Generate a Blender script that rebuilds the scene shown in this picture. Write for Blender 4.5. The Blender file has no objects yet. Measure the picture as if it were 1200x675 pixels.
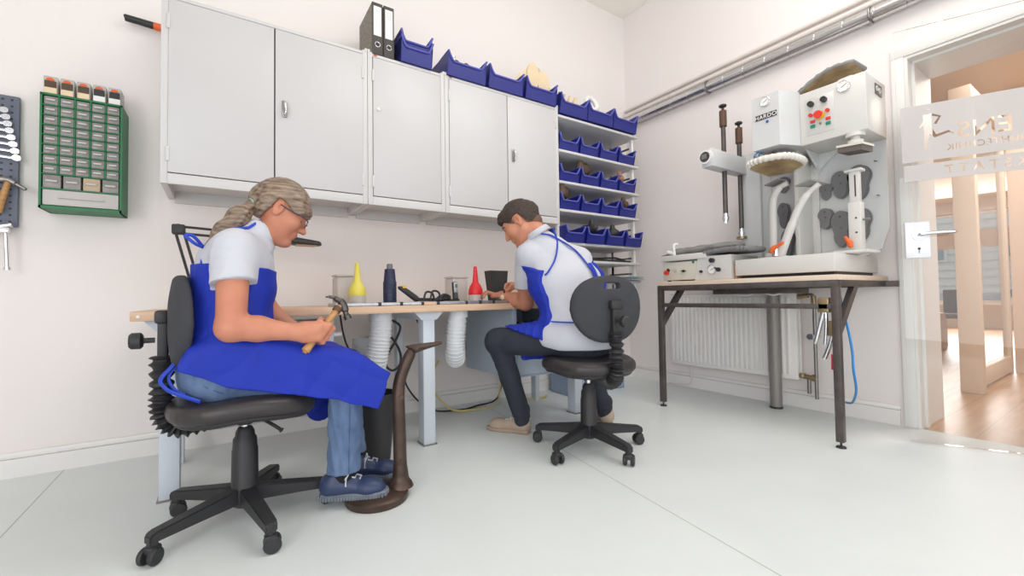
import bpy, bmesh, math, random
import numpy as np
from mathutils import Vector, Matrix
PI = math.pi
random.seed(7)
SC = bpy.context.scene
COL = SC.collection

# ---------------------------------------------------------------- camera
CAM_YAW, CAM_PITCH, CAM_ROLL, CAM_F, CAM_CY = .586, .0284, -.0143, 509.54, 333.88
def make_camera():
    cy, sy = math.cos(CAM_YAW), math.sin(CAM_YAW); cp, sp = math.cos(CAM_PITCH), math.sin(CAM_PITCH)
    f = Vector((sy*cp, cy*cp, sp)); r = Vector((cy, -sy, 0)); u = r.cross(f)
    c, s = math.cos(CAM_ROLL), math.sin(CAM_ROLL)
    r2 = r*c + u*s; u2 = u*c - r*s
    cam = bpy.data.cameras.new('camera'); o = bpy.data.objects.new('camera', cam); COL.objects.link(o)
    m = Matrix((r2, u2, -f)).transposed().to_4x4(); m.translation = (0, 0, .8)
    o.matrix_world = m
    cam.sensor_width = 36; cam.lens = CAM_F/1200*36
    cam.shift_y = (CAM_CY-337.5)/1200
    cam.clip_start = .02; cam.clip_end = 200
    SC.camera = o
make_camera()

# ---------------------------------------------------------------- light
SC.view_settings.view_transform = 'Standard'
SC.view_settings.look = 'None'
SC.view_settings.exposure = -0.70
SC.view_settings.gamma = 1.0
SC.view_settings.use_curve_mapping = False
w = bpy.data.worlds.new('sky'); SC.world = w; w.use_nodes = True
w.node_tree.nodes['Background'].inputs[0].default_value = (.97, .985, 1, 1)
w.node_tree.nodes['Background'].inputs[1].default_value = 1.0
def area(name, loc, target, size, power, color=(1, 1, 1)):
    l = bpy.data.lights.new(name, 'AREA'); l.shape = 'RECTANGLE'; l.size, l.size_y = size; l.energy = power; l.color = color
    o = bpy.data.objects.new(name, l); COL.objects.link(o); o.location = loc
    o.rotation_euler = (Vector(target)-Vector(loc)).to_track_quat('-Z', 'Y').to_euler(); return o
area('window_daylight', (.5, -2.5, 1.25), (1.6, 2.6, .9), (4.6, 2.2), 90, (.97, .985, 1))
area('side_fill_light', (-2.5, -.9, 1.45), (3.3, 1.5, 1.3), (3.0, 2.2), 152, (.97, .985, 1))  # added fill for the right wall; the left wall has no window
area('ceiling_lamp_light', (1.9, .7, 3.35), (2.1, 1.3, 0), (2.0, .9), 40, (1, .95, .91))
area('ceiling_fill_uplight', (1.9, .7, 2.95), (2.0, .9, 5), (2.0, .9), 17, (1, .95, .90))  # added to brighten the ceiling, apart from the hanging lamp fixture
area('hall_area_light', (5.2, .0, 2.5), (5.2, .2, 0), (2.4, 1.6), 72, (1, .93, .86))  # overhead area light in the hall, without a modelled fixture
area('hall_window_light', (12.9, 2.1, 1.6), (8, 1.2, 1.0), (2.2, 1.8), 200, (1, 1, 1))

# ---------------------------------------------------------------- materials
def lin(c):
    return tuple((v/12.92 if v <= .04045 else ((v+.055)/1.055)**2.4) for v in [x/255 for x in c])
MATS = {}
def mat(name, rgb, rough=.5, metal=0, var=0, vscale=8, bump=0, bscale=60, spec=.5, stretch=None, coat=0, rgb2=None, sheen=0):
    if name in MATS: return MATS[name]
    m = bpy.data.materials.new(name); m.use_nodes = True; nt = m.node_tree; b = nt.nodes['Principled BSDF']
    c = lin(rgb)
    b.inputs['Base Color'].default_value = (*c, 1); b.inputs['Roughness'].default_value = rough
    b.inputs['Metallic'].default_value = metal; b.inputs['Specular IOR Level'].default_value = spec
    if coat: b.inputs['Coat Weight'].default_value = coat
    if sheen: b.inputs['Sheen Weight'].default_value = sheen
    tc = nt.nodes.new('ShaderNodeTexCoord'); mp = nt.nodes.new('ShaderNodeMapping')
    nt.links.new(tc.outputs['Object'], mp.inputs[0])
    if stretch: mp.inputs['Scale'].default_value = stretch
    if var or rgb2:
        n = nt.nodes.new('ShaderNodeTexNoise'); n.inputs['Scale'].default_value = vscale; n.inputs['Detail'].default_value = 4
        nt.links.new(mp.outputs[0], n.inputs['Vector'])
        r = nt.nodes.new('ShaderNodeValToRGB'); nt.links.new(n.outputs['Fac'], r.inputs[0]); nt.links.new(r.outputs[0], b.inputs['Base Color'])
        r.color_ramp.elements[0].position = .3; r.color_ramp.elements[1].position = .7
        c2 = lin(rgb2) if rgb2 else tuple(max(0, v*(1-var)) for v in c)
        r.color_ramp.elements[0].color = (*c2, 1); r.color_ramp.elements[1].color = (*(min(1, v*(1+var*.5)) for v in c), 1)
    if bump:
        n = nt.nodes.new('ShaderNodeTexNoise'); n.inputs['Scale'].default_value = bscale; n.inputs['Detail'].default_value = 3
        nt.links.new(mp.outputs[0], n.inputs['Vector'])
        bp = nt.nodes.new('ShaderNodeBump'); bp.inputs['Strength'].default_value = bump; bp.inputs['Distance'].default_value = .01
        nt.links.new(n.outputs['Fac'], bp.inputs['Height']); nt.links.new(bp.outputs[0], b.inputs['Normal'])
    MATS[name] = m; return m
def glass_mat(name, tint=(1, 1, 1), body=0., body_rgb=(235, 235, 235), rough=.02, refl=1.):
    m = bpy.data.materials.new(name); m.use_nodes = True; nt = m.node_tree
    for n in list(nt.nodes): nt.nodes.remove(n)
    out = nt.nodes.new('ShaderNodeOutputMaterial'); tr = nt.nodes.new('ShaderNodeBsdfTransparent'); tr.inputs[0].default_value = (*tint, 1)
    gl = nt.nodes.new('ShaderNodeBsdfGlossy'); gl.inputs['Roughness'].default_value = rough
    fr = nt.nodes.new('ShaderNodeFresnel'); fr.inputs[0].default_value = 1.5
    mu = nt.nodes.new('ShaderNodeMath'); mu.operation = 'MULTIPLY'; mu.inputs[1].default_value = refl
    nt.links.new(fr.outputs[0], mu.inputs[0])
    base = tr
    if body:
        mx0 = nt.nodes.new('ShaderNodeMixShader'); df = nt.nodes.new('ShaderNodeBsdfDiffuse'); df.inputs[0].default_value = (*lin(body_rgb), 1)
        tl = nt.nodes.new('ShaderNodeBsdfTranslucent'); tl.inputs[0].default_value = (*lin(body_rgb), 1)
        md = nt.nodes.new('ShaderNodeMixShader'); md.inputs[0].default_value = .4
        nt.links.new(df.outputs[0], md.inputs[1]); nt.links.new(tl.outputs[0], md.inputs[2])
        mx0.inputs[0].default_value = body; nt.links.new(tr.outputs[0], mx0.inputs[1]); nt.links.new(md.outputs[0], mx0.inputs[2]); base = mx0
    mx = nt.nodes.new('ShaderNodeMixShader'); nt.links.new(mu.outputs[0], mx.inputs[0])
    nt.links.new(base.outputs[0], mx.inputs[1]); nt.links.new(gl.outputs[0], mx.inputs[2]); nt.links.new(mx.outputs[0], out.inputs[0])
    return m
def emit_mat(name, rgb, s):
    m = bpy.data.materials.new(name); m.use_nodes = True; b = m.node_tree.nodes['Principled BSDF']
    b.inputs['Base Color'].default_value = (*lin(rgb), 1); b.inputs['Emission Color'].default_value = (*lin(rgb), 1); b.inputs['Emission Strength'].default_value = s
    return m
def wood_mat(name, a, b_, scale=(1, 14, 14), rough=.45, planks=None):
    m = bpy.data.materials.new(name); m.use_nodes = True; nt = m.node_tree; b = nt.nodes['Principled BSDF']; b.inputs['Roughness'].default_value = rough
    tc = nt.nodes.new('ShaderNodeTexCoord'); mp = nt.nodes.new('ShaderNodeMapping'); mp.inputs['Scale'].default_value = scale
    nt.links.new(tc.outputs['Object'], mp.inputs[0]); n = nt.nodes.new('ShaderNodeTexNoise'); n.inputs['Scale'].default_value = 3; n.inputs['Detail'].default_value = 6
    nt.links.new(mp.outputs[0], n.inputs['Vector']); r = nt.nodes.new('ShaderNodeValToRGB'); nt.links.new(n.outputs['Fac'], r.inputs[0])
    r.color_ramp.elements[0].position = .3; r.color_ramp.elements[1].position = .72
    r.color_ramp.elements[0].color = (*lin(a), 1); r.color_ramp.elements[1].color = (*lin(b_), 1)
    src = r.outputs[0]
    if planks:
        br = nt.nodes.new('ShaderNodeTexBrick'); br.inputs['Scale'].default_value = 1; br.inputs['Brick Width'].default_value = planks[0]; br.inputs['Row Height'].default_value = planks[1]
        br.inputs['Mortar Size'].default_value = .002; br.inputs['Color1'].default_value = (1, 1, 1, 1); br.inputs['Color2'].default_value = (.8, .78, .76, 1); br.inputs['Mortar'].default_value = (.5, .45, .4, 1)
        nt.links.new(tc.outputs['Object'], br.inputs['Vector'])
        mx = nt.nodes.new('ShaderNodeMixRGB'); mx.blend_type = 'MULTIPLY'; mx.inputs[0].default_value = 1
        nt.links.new(src, mx.inputs[1]); nt.links.new(br.outputs[0], mx.inputs[2]); src = mx.outputs[0]
    nt.links.new(src, b.inputs['Base Color']); return m

WALL = mat('wall_paint', (240, 234, 232), .85, bump=.05, bscale=180)
CEIL = mat('ceiling_paint', (250, 246, 238), .9)
FLOOR = mat('floor_linoleum', (226, 232, 232), .42, var=.03, vscale=2.5, bump=.02, bscale=30)
SEAM = mat('floor_seam', (186, 188, 184), .6)
TRIM = mat('trim_gloss_white', (236, 234, 232), .4)
LGREY = mat('cabinet_grey', (208, 207, 207), .42, var=.02, vscale=3)
DOORG = mat('cabinet_door_grey', (202, 201, 202), .38, var=.015, vscale=3)
GAP = mat('dark_gap', (70, 62, 62), .8)
CHROME = mat('chrome', (225, 225, 228), .18, 1)
STEEL = mat('brushed_steel', (150, 148, 146), .35, 1, var=.12, vscale=20)
DSTEEL = mat('raw_dark_steel', (98, 92, 90), .45, .6, var=.25, vscale=14)
BLK = mat('black_plastic', (42, 42, 45), .5, bump=.06, bscale=220)
BLKF = mat('charcoal_fabric', (58, 59, 64), .85, bump=.25, bscale=500)
BLKL = mat('black_leatherette', (48, 44, 45), .38, bump=.08, bscale=160)
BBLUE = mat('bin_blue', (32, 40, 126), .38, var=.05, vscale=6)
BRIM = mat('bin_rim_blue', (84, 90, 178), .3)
BENCHW = wood_mat('bench_beech', (206, 170, 140), (222, 190, 160), (1.2, 20, 20))
PALEW = wood_mat('pale_birch', (214, 192, 172), (228, 210, 192), (20, 1.2, 20))
FRAMEG = mat('bench_frame_lightgrey', (205, 213, 222), .4)
PEDG = mat('pedestal_bluegrey', (176, 190, 204), .45)
SKINF = mat('skin_fair', (200, 136, 108), .5, var=.08, vscale=9, rgb2=(188, 120, 94), bump=.08, bscale=90)
SKINM = mat('skin_tan', (198, 136, 108), .5, var=.08, vscale=14, rgb2=(184, 120, 94))
LIP = mat('lips', (178, 92, 86), .45)
EYEW = mat('eye_white', (235, 230, 226), .3)
IRIS = mat('iris', (60, 50, 42), .3)
HAIRW = mat('hair_grey_brown', (164, 142, 122), .45, rgb2=(72, 56, 46), vscale=14, stretch=(.5, 5, 7), bump=.25, bscale=16)
HAIRM = mat('hair_dark_brown', (72, 56, 46), .6, rgb2=(40, 30, 25), vscale=30, stretch=(1, 5, 5), bump=.5, bscale=60)
SHIRT = mat('white_cotton', (196, 198, 207), .8, bump=.5, bscale=9, sheen=.1)
APRON = mat('apron_blue', (12, 44, 168), .72, var=.12, vscale=5, bump=.55, bscale=7)
STRAP = mat('apron_strap_blue', (40, 72, 190), .7)
JEANS = mat('jeans_denim', (112, 134, 168), .8, rgb2=(70, 92, 130), vscale=9, bump=.3, bscale=40, stretch=(1.6, 1.6, .6))
SEAMJ = mat('jeans_seam', (70, 88, 122), .8)
TROU = mat('dark_navy_trousers', (44, 48, 60), .85, var=.15, vscale=7, bump=.25, bscale=18)
NAVY = mat('navy_leather', (44, 58, 92), .42, bump=.1, bscale=60)
SOLEG = mat('grey_rubber_sole', (110, 118, 130), .7)
LACE = mat('light_lace', (196, 200, 206), .8)
SUEDE = mat('beige_suede', (178, 160, 144), .95, var=.12, vscale=16, bump=.15, bscale=90)
SUEDES = mat('beige_crepe_sole', (166, 146, 128), .9)
SOCK = mat('black_sock', (30, 30, 34), .95)
YEL = mat('yellow_plastic', (228, 214, 92), .4)
RED = mat('red_plastic', (222, 38, 44), .4)
REDD = mat('red_button', (216, 52, 40), .4)
ORG = mat('orange_plastic', (226, 98, 40), .45)
GRN = mat('organizer_green', (24, 112, 66), .45)
GRNB = mat('green_button', (30, 128, 98), .4)
SMOKE = mat('smoky_drawer_plastic', (136, 132, 130), .3, var=.2, vscale=40)
SMOKE2 = mat('drawer_label_grey', (190, 186, 184), .4)
WHT = mat('white_plastic', (232, 232, 232), .4)
DUCT = mat('white_flexible_duct', (222, 226, 230), .5)
MACH = mat('machine_light_grey', (206, 208, 209), .4, var=.03, vscale=4)
MACHC = mat('machine_cream', (208, 204, 192), .45)
MACHW = mat('machine_white_enamel', (208, 207, 203), .35)
POSTG = mat('satin_steel_post', (142, 138, 134), .5, .35)
DGREY = mat('dark_grey_rubber', (116, 116, 118), .7, bump=.1, bscale=60)
MEMB = mat('grey_membrane', (138, 136, 134), .7, var=.12, vscale=12, bump=.3, bscale=14)
PADY = mat('yellowed_pad', (198, 174, 130), .8, rgb2=(134, 108, 78), vscale=7)
ROPE = mat('cream_lacing', (222, 218, 210), .85, bump=.3, bscale=80)
DIALW = mat('dial_face', (240, 240, 236), .3)
IRON = mat('cast_iron_brown', (84, 68, 60), .42, .55, var=.3, vscale=14, bump=.12, bscale=30)
HAMW = wood_mat('hammer_wood', (164, 112, 62), (206, 160, 104), (3, 3, 20))
TAPE = mat('brown_tape', (92, 66, 48), .6)
CREAM = mat('cream_shoe_last', (226, 206, 172), .6, var=.08, vscale=10)
LASTW = mat('white_plaster_last', (228, 224, 214), .7)
BROWN = mat('brown_leather', (84, 66, 52), .7)
SLATE = mat('folder_marble', (150, 144, 134), .7, rgb2=(104, 100, 92), vscale=55)
FOLDS = mat('folder_dark_spine', (74, 70, 68), .6)
PAPER = mat('paper', (236, 236, 234), .7)
PIPE = mat('galvanised_duct', (205, 205, 206), .24, 1, var=.06, vscale=14)
PIPEW = mat('painted_pipe', (222, 214, 208), .5)
BRASS = mat('old_brass', (160, 142, 110), .4, .8)
BLUEC = mat('blue_air_hose', (42, 130, 200), .45)
CYEL = mat('yellow_cable', (212, 196, 130), .5)
TAN = mat('hall_wall_tan', (226, 204, 186), .85)
TANF = mat('hall_frame_cream', (232, 214, 194), .5)
HFLOOR = wood_mat('hall_oak_floor', (190, 152, 118), (214, 180, 148), (1, 9, 1), .35, planks=(1.6, .2))
NAVYP = mat('navy_plastic', (34, 42, 72), .45)
TOOLG = mat('pegboard_grey', (104, 110, 128), .5)
SEMI = glass_mat('cloudy_clear_plastic', body=.75, body_rgb=(238, 234, 230), rough=.1, refl=.6)
GLASS = glass_mat('clear_glass', (.985, .99, .985))
HGLASS = glass_mat('hall_glass', (.99, .99, .99), refl=.12)
FILM = glass_mat('frosted_film', body=.84, body_rgb=(228, 224, 223), rough=.3, refl=.3)
DRGLASS = glass_mat('clear_drawer', body=.45, body_rgb=(200, 198, 196), rough=.1)

# ---------------------------------------------------------------- mesh helpers
class MB:
    def __init__(s): s.bm = bmesh.new()
    def box(s, lo, hi, bev=0, rot=None, seg=2):
        b = bmesh.new(); bmesh.ops.create_cube(b, size=1)
        lo, hi = Vector(lo), Vector(hi); c = (lo+hi)/2; d = hi-lo
        for v in b.verts: v.co = Vector((v.co.x*d.x, v.co.y*d.y, v.co.z*d.z))
        if bev: bmesh.ops.bevel(b, geom=b.edges[:], offset=min(bev, min(abs(x) for x in d)*.45), segments=seg, affect='EDGES', profile=.5)
        M = Matrix.Translation(c) @ (rot.to_4x4() if rot else Matrix())
        b.transform(M); s._add(b); return s
    def _add(s, b):
        me = bpy.data.meshes.new('t'); b.to_mesh(me); b.free(); s.bm.from_mesh(me); bpy.data.meshes.remove(me)
    def tube(s, pts, r, seg=12, caps=True, closed=False, flat=None):
        pts = [Vector(p) for p in pts]; n = len(pts)
        rs = r if isinstance(r, (list, tuple)) else [r]*n
        up = None; rings = []
        for i, p in enumerate(pts):
            if closed: t = pts[(i+1) % n]-pts[i-1]
            else: t = pts[min(i+1, n-1)]-pts[max(i-1, 0)]
            t.normalize()
            if up is None:
                a = Vector((0, 0, 1)) if abs(t.z) < .9 else Vector((1, 0, 0)); up = (a-t*a.dot(t)).normalized()
            else:
                up = up-t*up.dot(t)
                up = up.normalized() if up.length > 1e-6 else t.orthogonal().normalized()
            sd = t.cross(up); ring = []
            for k in range(seg):
                a = 2*PI*k/seg; x, y = math.cos(a), math.sin(a)
                if flat: y *= flat
                ring.append(s.bm.verts.new(p+(sd*x+up*y)*rs[i]))
            rings.append(ring)
        m = n if closed else n-1
        for i in range(m):
            A, B = rings[i], rings[(i+1) % n]
            for k in range(seg): s.bm.faces.new((A[k], A[(k+1) % seg], B[(k+1) % seg], B[k]))
        if caps and not closed: s.bm.faces.new(rings[0][::-1]); s.bm.faces.new(rings[-1])
        return s
    def cyl(s, a, b, r, r2=None, seg=20): return s.tube([a, b], [r, r if r2 is None else r2], seg)
    def prism(s, pts, vec):
        vec = Vector(vec); A = [s.bm.verts.new(p) for p in pts]; B = [s.bm.verts.new(Vector(p)+vec) for p in pts]; n = len(A)
        s.bm.faces.new(A); s.bm.faces.new(B[::-1])
        for i in range(n): s.bm.faces.new((A[i], B[i], B[(i+1) % n], A[(i+1) % n]))
        return s
    def lathe(s, c, prof, seg=24, axis=(0, 0, 1)):
        c = Vector(c); ax = Vector(axis).normalized(); q = Vector((0, 0, 1)).rotation_difference(ax)
        rings = []
        for r, z in prof:
            rings.append([s.bm.verts.new(c+q @ Vector((r*math.cos(2*PI*k/seg), r*math.sin(2*PI*k/seg), z))) for k in range(seg)] if r > 1e-5 else [s.bm.verts.new(c+q @ Vector((0, 0, z)))])
        for A, B in zip(rings, rings[1:]):
            for k in range(seg):
                k2 = (k+1) % seg
                if len(A) == 1 and len(B) == 1: continue
                if len(A) == 1: s.bm.faces.new((A[0], B[k2], B[k]))
                elif len(B) == 1: s.bm.faces.new((A[k], A[k2], B[0]))
                else: s.bm.faces.new((A[k], A[k2], B[k2], B[k]))
        if len(rings[0]) > 1: s.bm.faces.new(rings[0][::-1])
        if len(rings[-1]) > 1: s.bm.faces.new(rings[-1])
        return s
    def grid(s, rows):
        V = [[s.bm.verts.new(p) for p in r] for r in rows]
        for a, b in zip(V, V[1:]):
            for k in range(len(a)-1): s.bm.faces.new((a[k], a[k+1], b[k+1], b[k]))
        return s
    def mesh(s, name, ang=38):
        bmesh.ops.recalc_face_normals(s.bm, faces=s.bm.faces[:])
        for f in s.bm.faces: f.smooth = True
        for e in s.bm.edges:
            if len(e.link_faces) == 2 and e.calc_face_angle(0) > math.radians(ang): e.smooth = False
        me = bpy.data.meshes.new(name); s.bm.to_mesh(me); s.bm.free(); return me
ROOTS = {}
def wloc(o):
    v = Vector((0, 0, 0))
    while o is not None: v += o.location; o = o.parent
    return v
def thing(name, label, cat, loc=(0, 0, 0), rotz=0, group=None):
    o = bpy.data.objects.new(name, None); COL.objects.link(o); o.empty_display_size = .05
    o.location = loc; o.rotation_euler = (0, 0, rotz); o['label'] = label; o['category'] = cat
    if group: o['group'] = group
    return o
def tag(o, label, cat, group=None, kind=None):
    o['label'] = label; o['category'] = cat
    if group: o['group'] = group
    if kind: o['kind'] = kind
    return o
def obj(name, mb, m, parent=None, local=False, label=None):
    me = mb.mesh(name) if isinstance(mb, MB) else mb
    me.materials.clear(); me.materials.append(m)
    o = bpy.data.objects.new(name, me); COL.objects.link(o)
    if parent is not None:
        o.parent = parent
        if not local: me.transform(Matrix.Translation(-wloc(parent)))
    elif not local:
        n = len(me.vertices); a = np.empty(n*3); me.vertices.foreach_get('co', a); a = a.reshape(-1, 3)
        lo, hi = a.min(0), a.max(0); c = Vector(((lo[0]+hi[0])/2, (lo[1]+hi[1])/2, lo[2]))
        me.transform(Matrix.Translation(-c)); o.location = c
    if label: o['label'] = label
    return o
def struct(name, mb, m, parent=None, label=None):
    o = obj(name, mb, m, parent)
    if parent is None: o['kind'] = 'structure'
    if label: o['label'] = label
    return o
def dup(root, loc=None, rotz=None, label=None, group=None):
    def cp(o, par):
        c = o.copy(); COL.objects.link(c)
        if par is not None: c.parent = par
        for ch in list(o.children): cp(ch, c)
        return c
    r = cp(root, None)
    if loc is not None: r.location = loc
    if rotz is not None: r.rotation_euler = (0, 0, rotz)
    if label: r['label'] = label
    if group: r['group'] = group
    return r
def text_mesh(txt, size, depth, spacing=1., align='RIGHT', shear=0.):
    cu = bpy.data.curves.new('t', 'FONT'); cu.body = txt; cu.size = size; cu.extrude = depth; cu.space_character = spacing; cu.align_x = align; cu.shear = shear
    o = bpy.data.objects.new('t', cu); COL.objects.link(o)
    bpy.context.view_layer.update()
    me = bpy.data.meshes.new_from_object(o.evaluated_get(bpy.context.evaluated_depsgraph_get())); bpy.data.objects.remove(o)
    return me
def bez(pts, n=8):
    P = [Vector(p) for p in pts]; out = []
    for i in range(len(P)-1):
        p0 = P[max(i-1, 0)]; p1 = P[i]; p2 = P[i+1]; p3 = P[min(i+2, len(P)-1)]
        for k in range(n):
            t = k/n; out.append(.5*((2*p1)+(p2-p0)*t+(2*p0-5*p1+4*p2-p3)*t*t+(3*p1-p0-3*p2+p3)*t**3))
    out.append(P[-1]); return out

# ---------------------------------------------------------------- signed distance modelling (people, cushions, shoes)
def _len(a): return np.sqrt((a*a).sum(-1))
class SDF:
    def __init__(s): s.ops = []
    def copy(s): n = SDF(); n.ops = list(s.ops); return n
    def add(s, fn, lo, hi, k=.02, op='u'):
        s.ops.append((op, fn, np.array(lo, float), np.array(hi, float), k)); return s
    def rc(s, a, b, ra, rb=None, k=.02, sq=None, op='u'):
        a = np.array(a, float); b = np.array(b, float); rb = ra if rb is None else rb
        if sq is not None: n = np.array(sq[0], float); n /= np.linalg.norm(n); f = sq[1]
        def T(P):
            if sq is None: return P-a
            q = P-a; return q+(q@n)[..., None]*(1/f-1)*n
        bb = T(b); L2 = max(bb@bb, 1e-9); L = math.sqrt(L2)
        def fn(P):
            q = T(P); t = np.clip(q@bb/L2, 0, 1); d = _len(q-t[..., None]*bb)-(ra+(rb-ra)*t)
            return d
        R = max(ra, rb)*(max(1, sq[1]) if sq else 1)
        return s.add(fn, np.minimum(a, b)-R, np.maximum(a, b)+R, k, op)
    def ell(s, c, r, M=None, k=.02, op='u'):
        c = np.array(c, float); r = np.array(r, float); M = np.eye(3) if M is None else M
        def fn(P):
            q = (P-c)@M.T; k0 = _len(q/r); k1 = _len(q/(r*r)); return k0*(k0-1)/np.maximum(k1, 1e-9)
        R = r.max(); return s.add(fn, c-R, c+R, k, op)
    def box(s, c, h, M=None, rd=.01, k=.01, op='u'):
        c = np.array(c, float); h = np.array(h, float); M = np.eye(3) if M is None else M
        def fn(P):
            q = np.abs((P-c)@M.T)-(h-rd); return _len(np.maximum(q, 0))+np.minimum(q.max(-1), 0)-rd
        R = np.linalg.norm(h); return s.add(fn, c-R, c+R, k, op)
    def poly(s, pts, org, ex, ey, half, rd=.01, k=.01, op='u'):
        pts = np.array(pts, float); org = np.array(org, float); ex = np.array(ex, float); ey = np.array(ey, float); ez = np.cross(ex, ey)
        fn2 = poly2d(pts)
        def fn(P):
            q = P-org; d2 = fn2(q@ex, q@ey)+rd; dz = np.abs(q@ez)-(half-rd)
            return np.minimum(np.maximum(d2, dz), 0)+np.sqrt(np.maximum(d2, 0)**2+np.maximum(dz, 0)**2)-rd
        c = np.array([org+ex*p[0]+ey*p[1]+ez*h for p in pts for h in (-half, half)])
        return s.add(fn, c.min(0), c.max(0), k, op)
    def half(s, p, n, k=.002):      # keep the side the normal points away from
        p = np.array(p, float); n = np.array(n, float); n /= np.linalg.norm(n)
        return s.add(lambda P: (P-p)@n, [-9]*3, [9]*3, k, 'i')
    def ev(s, P, off=0.):
        shp = P.shape[:-1]; D = np.full(shp, 1.0)
        return s._run(P, D)
    def _run(s, P, D, grid=None):
        for op, fn, lo, hi, k in s.ops:
            if op == 'off': D = D-k; continue
            if op == 'fn': D = fn(P, D); continue
            if grid is not None and op in ('u', 's'):
                o, h, shp = grid; m = k+.03+s_off(s)
                i0 = np.clip(np.floor((lo-m-o)/h).astype(int), 0, shp); i1 = np.clip(np.ceil((hi+m-o)/h).astype(int)+1, 0, shp)
                if (i1 <= i0).any(): continue
                sl = tuple(slice(a, b) for a, b in zip(i0, i1))
            else: sl = Ellipsis
            d = fn(P[sl]); a = D[sl]
            if op == 'u': hh = np.maximum(k-np.abs(a-d), 0)/k; D[sl] = np.minimum(a, d)-hh*hh*k/4
            else:
                if op == 's': d = -d
                hh = np.maximum(k-np.abs(a-d), 0)/k; D[sl] = np.maximum(a, d)+hh*hh*k/4
        return D
    def offset(s, v): s.ops.append(('off', None, None, None, v)); return s
    def warp(s, fn): s.ops.append(('fn', fn, None, None, 0)); return s
    def mesh(s, name, lo, hi, h=.005, smooth=1):
        lo = np.array(lo, float); hi = np.array(hi, float); shp = np.ceil((hi-lo)/h).astype(int)+1
        ax = [lo[i]+h*np.arange(shp[i]) for i in range(3)]
        P = np.stack(np.meshgrid(*ax, indexing='ij'), -1).astype(np.float32).astype(np.float64)
        D = s._run(P, np.full(tuple(shp), .2), (lo, h, shp)); del P
        D[0] = D[-1] = .01; D[:, 0] = D[:, -1] = .01; D[:, :, 0] = D[:, :, -1] = .01
        return surfnet(name, D, lo, h, smooth)
def s_off(s): return sum(abs(k) for op, fn, lo, hi, k in s.ops if op == 'off')
def poly2d(pts):
    def f(x, y):
        d = np.full(x.shape, 1e9); sgn = np.ones(x.shape); n = len(pts)
        for i in range(n):
            a = pts[i]; b = pts[i-1]; ex, ey = b-a; wx = x-a[0]; wy = y-a[1]
            t = np.clip((wx*ex+wy*ey)/(ex*ex+ey*ey), 0, 1); bx = wx-ex*t; by = wy-ey*t; d = np.minimum(d, bx*bx+by*by)
            c1 = y >= a[1]; c2 = y < b[1]; c3 = ex*wy > ey*wx
            sgn = np.where((c1 & c2 & c3) | (~c1 & ~c2 & ~c3), -sgn, sgn)
        return sgn*np.sqrt(d)
    return f
def surfnet(name, D, org, h, smooth):
    S = D < 0; nx, ny, nz = D.shape
    c = [S[i:nx-1+i, j:ny-1+j, k:nz-1+k] for i in (0, 1) for j in (0, 1) for k in (0, 1)]
    cnt = sum(x.astype(np.int8) for x in c); mask = (cnt > 0) & (cnt < 8)
    I = np.argwhere(mask); idx = -np.ones(mask.shape, np.int64); idx[mask] = np.arange(len(I))
    acc = np.zeros((len(I), 3)); w_ = np.zeros(len(I))
    cor = [(i, j, k) for i in (0, 1) for j in (0, 1) for k in (0, 1)]
    val = [D[I[:, 0]+a, I[:, 1]+b, I[:, 2]+e] for a, b, e in cor]
    for p in range(8):
        for q in range(p+1, 8):
            df = np.abs(np.array(cor[p])-np.array(cor[q])).sum()
            if df != 1: continue
            v0, v1 = val[p], val[q]; x = (v0 < 0) != (v1 < 0); t = np.where(x, v0/(v0-v1+1e-20), 0)
            pt = np.array(cor[p])+t[:, None]*(np.array(cor[q])-np.array(cor[p])); acc += pt*x[:, None]; w_ += x
    V = (I+acc/w_[:, None])*h+org
    F = []
    for ax in range(3):
        a1, a2 = [(1, 2), (2, 0), (0, 1)][ax]
        s0 = [slice(None)]*3; s1 = [slice(None)]*3; s0[ax] = slice(0, -1); s1[ax] = slice(1, None)
        X = S[tuple(s0)] != S[tuple(s1)]; E = np.argwhere(X)
        ok = (E[:, a1] > 0) & (E[:, a2] > 0) & (E[:, a1] < D.shape[a1]-1) & (E[:, a2] < D.shape[a2]-1); E = E[ok]
        inside = S[tuple(E.T)]
        def cell(d1, d2):
            C = E.copy(); C[:, a1] -= d1; C[:, a2] -= d2; return idx[tuple(C.T)]
        q = np.stack([cell(1, 1), cell(0, 1), cell(0, 0), cell(1, 0)], 1)
        q[~inside] = q[~inside][:, ::-1]; F.append(q)
    F = np.concatenate(F)
    for _ in range(smooth):
        A = np.zeros_like(V); n = np.zeros(len(V))
        for a, b in ((0, 1), (1, 2), (2, 3), (3, 0)):
            np.add.at(A, F[:, a], V[F[:, b]]); np.add.at(A, F[:, b], V[F[:, a]]); np.add.at(n, F[:, a], 1); np.add.at(n, F[:, b], 1)
        V = V*.5+.5*A/np.maximum(n, 1)[:, None]
    me = bpy.data.meshes.new(name)
    me.vertices.add(len(V)); me.vertices.foreach_set('co', V.ravel())
    me.loops.add(len(F)*4); me.loops.foreach_set('vertex_index', F.ravel().astype(np.int32))
    me.polygons.add(len(F)); me.polygons.foreach_set('loop_start', np.arange(0, len(F)*4, 4, dtype=np.int32)); me.polygons.foreach_set('loop_total', np.full(len(F), 4, np.int32))
    me.update(calc_edges=True); me.validate()
    me.polygons.foreach_set('use_smooth', np.ones(len(me.polygons), bool)); return me
def snap(sd, pts, off):
    P = np.array([list(p) for p in pts], float)
    for _ in range(12):
        d = sd.ev(P.copy())-off; g = np.stack([sd.ev(P+np.eye(3)[i]*.002)-sd.ev(P-np.eye(3)[i]*.002) for i in range(3)], 1)/.004
        g /= np.maximum(np.linalg.norm(g, axis=1, keepdims=True), 1e-6); P = P-g*np.clip(d, -.03, .03)[:, None]
    return [Vector(p) for p in P]
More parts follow.
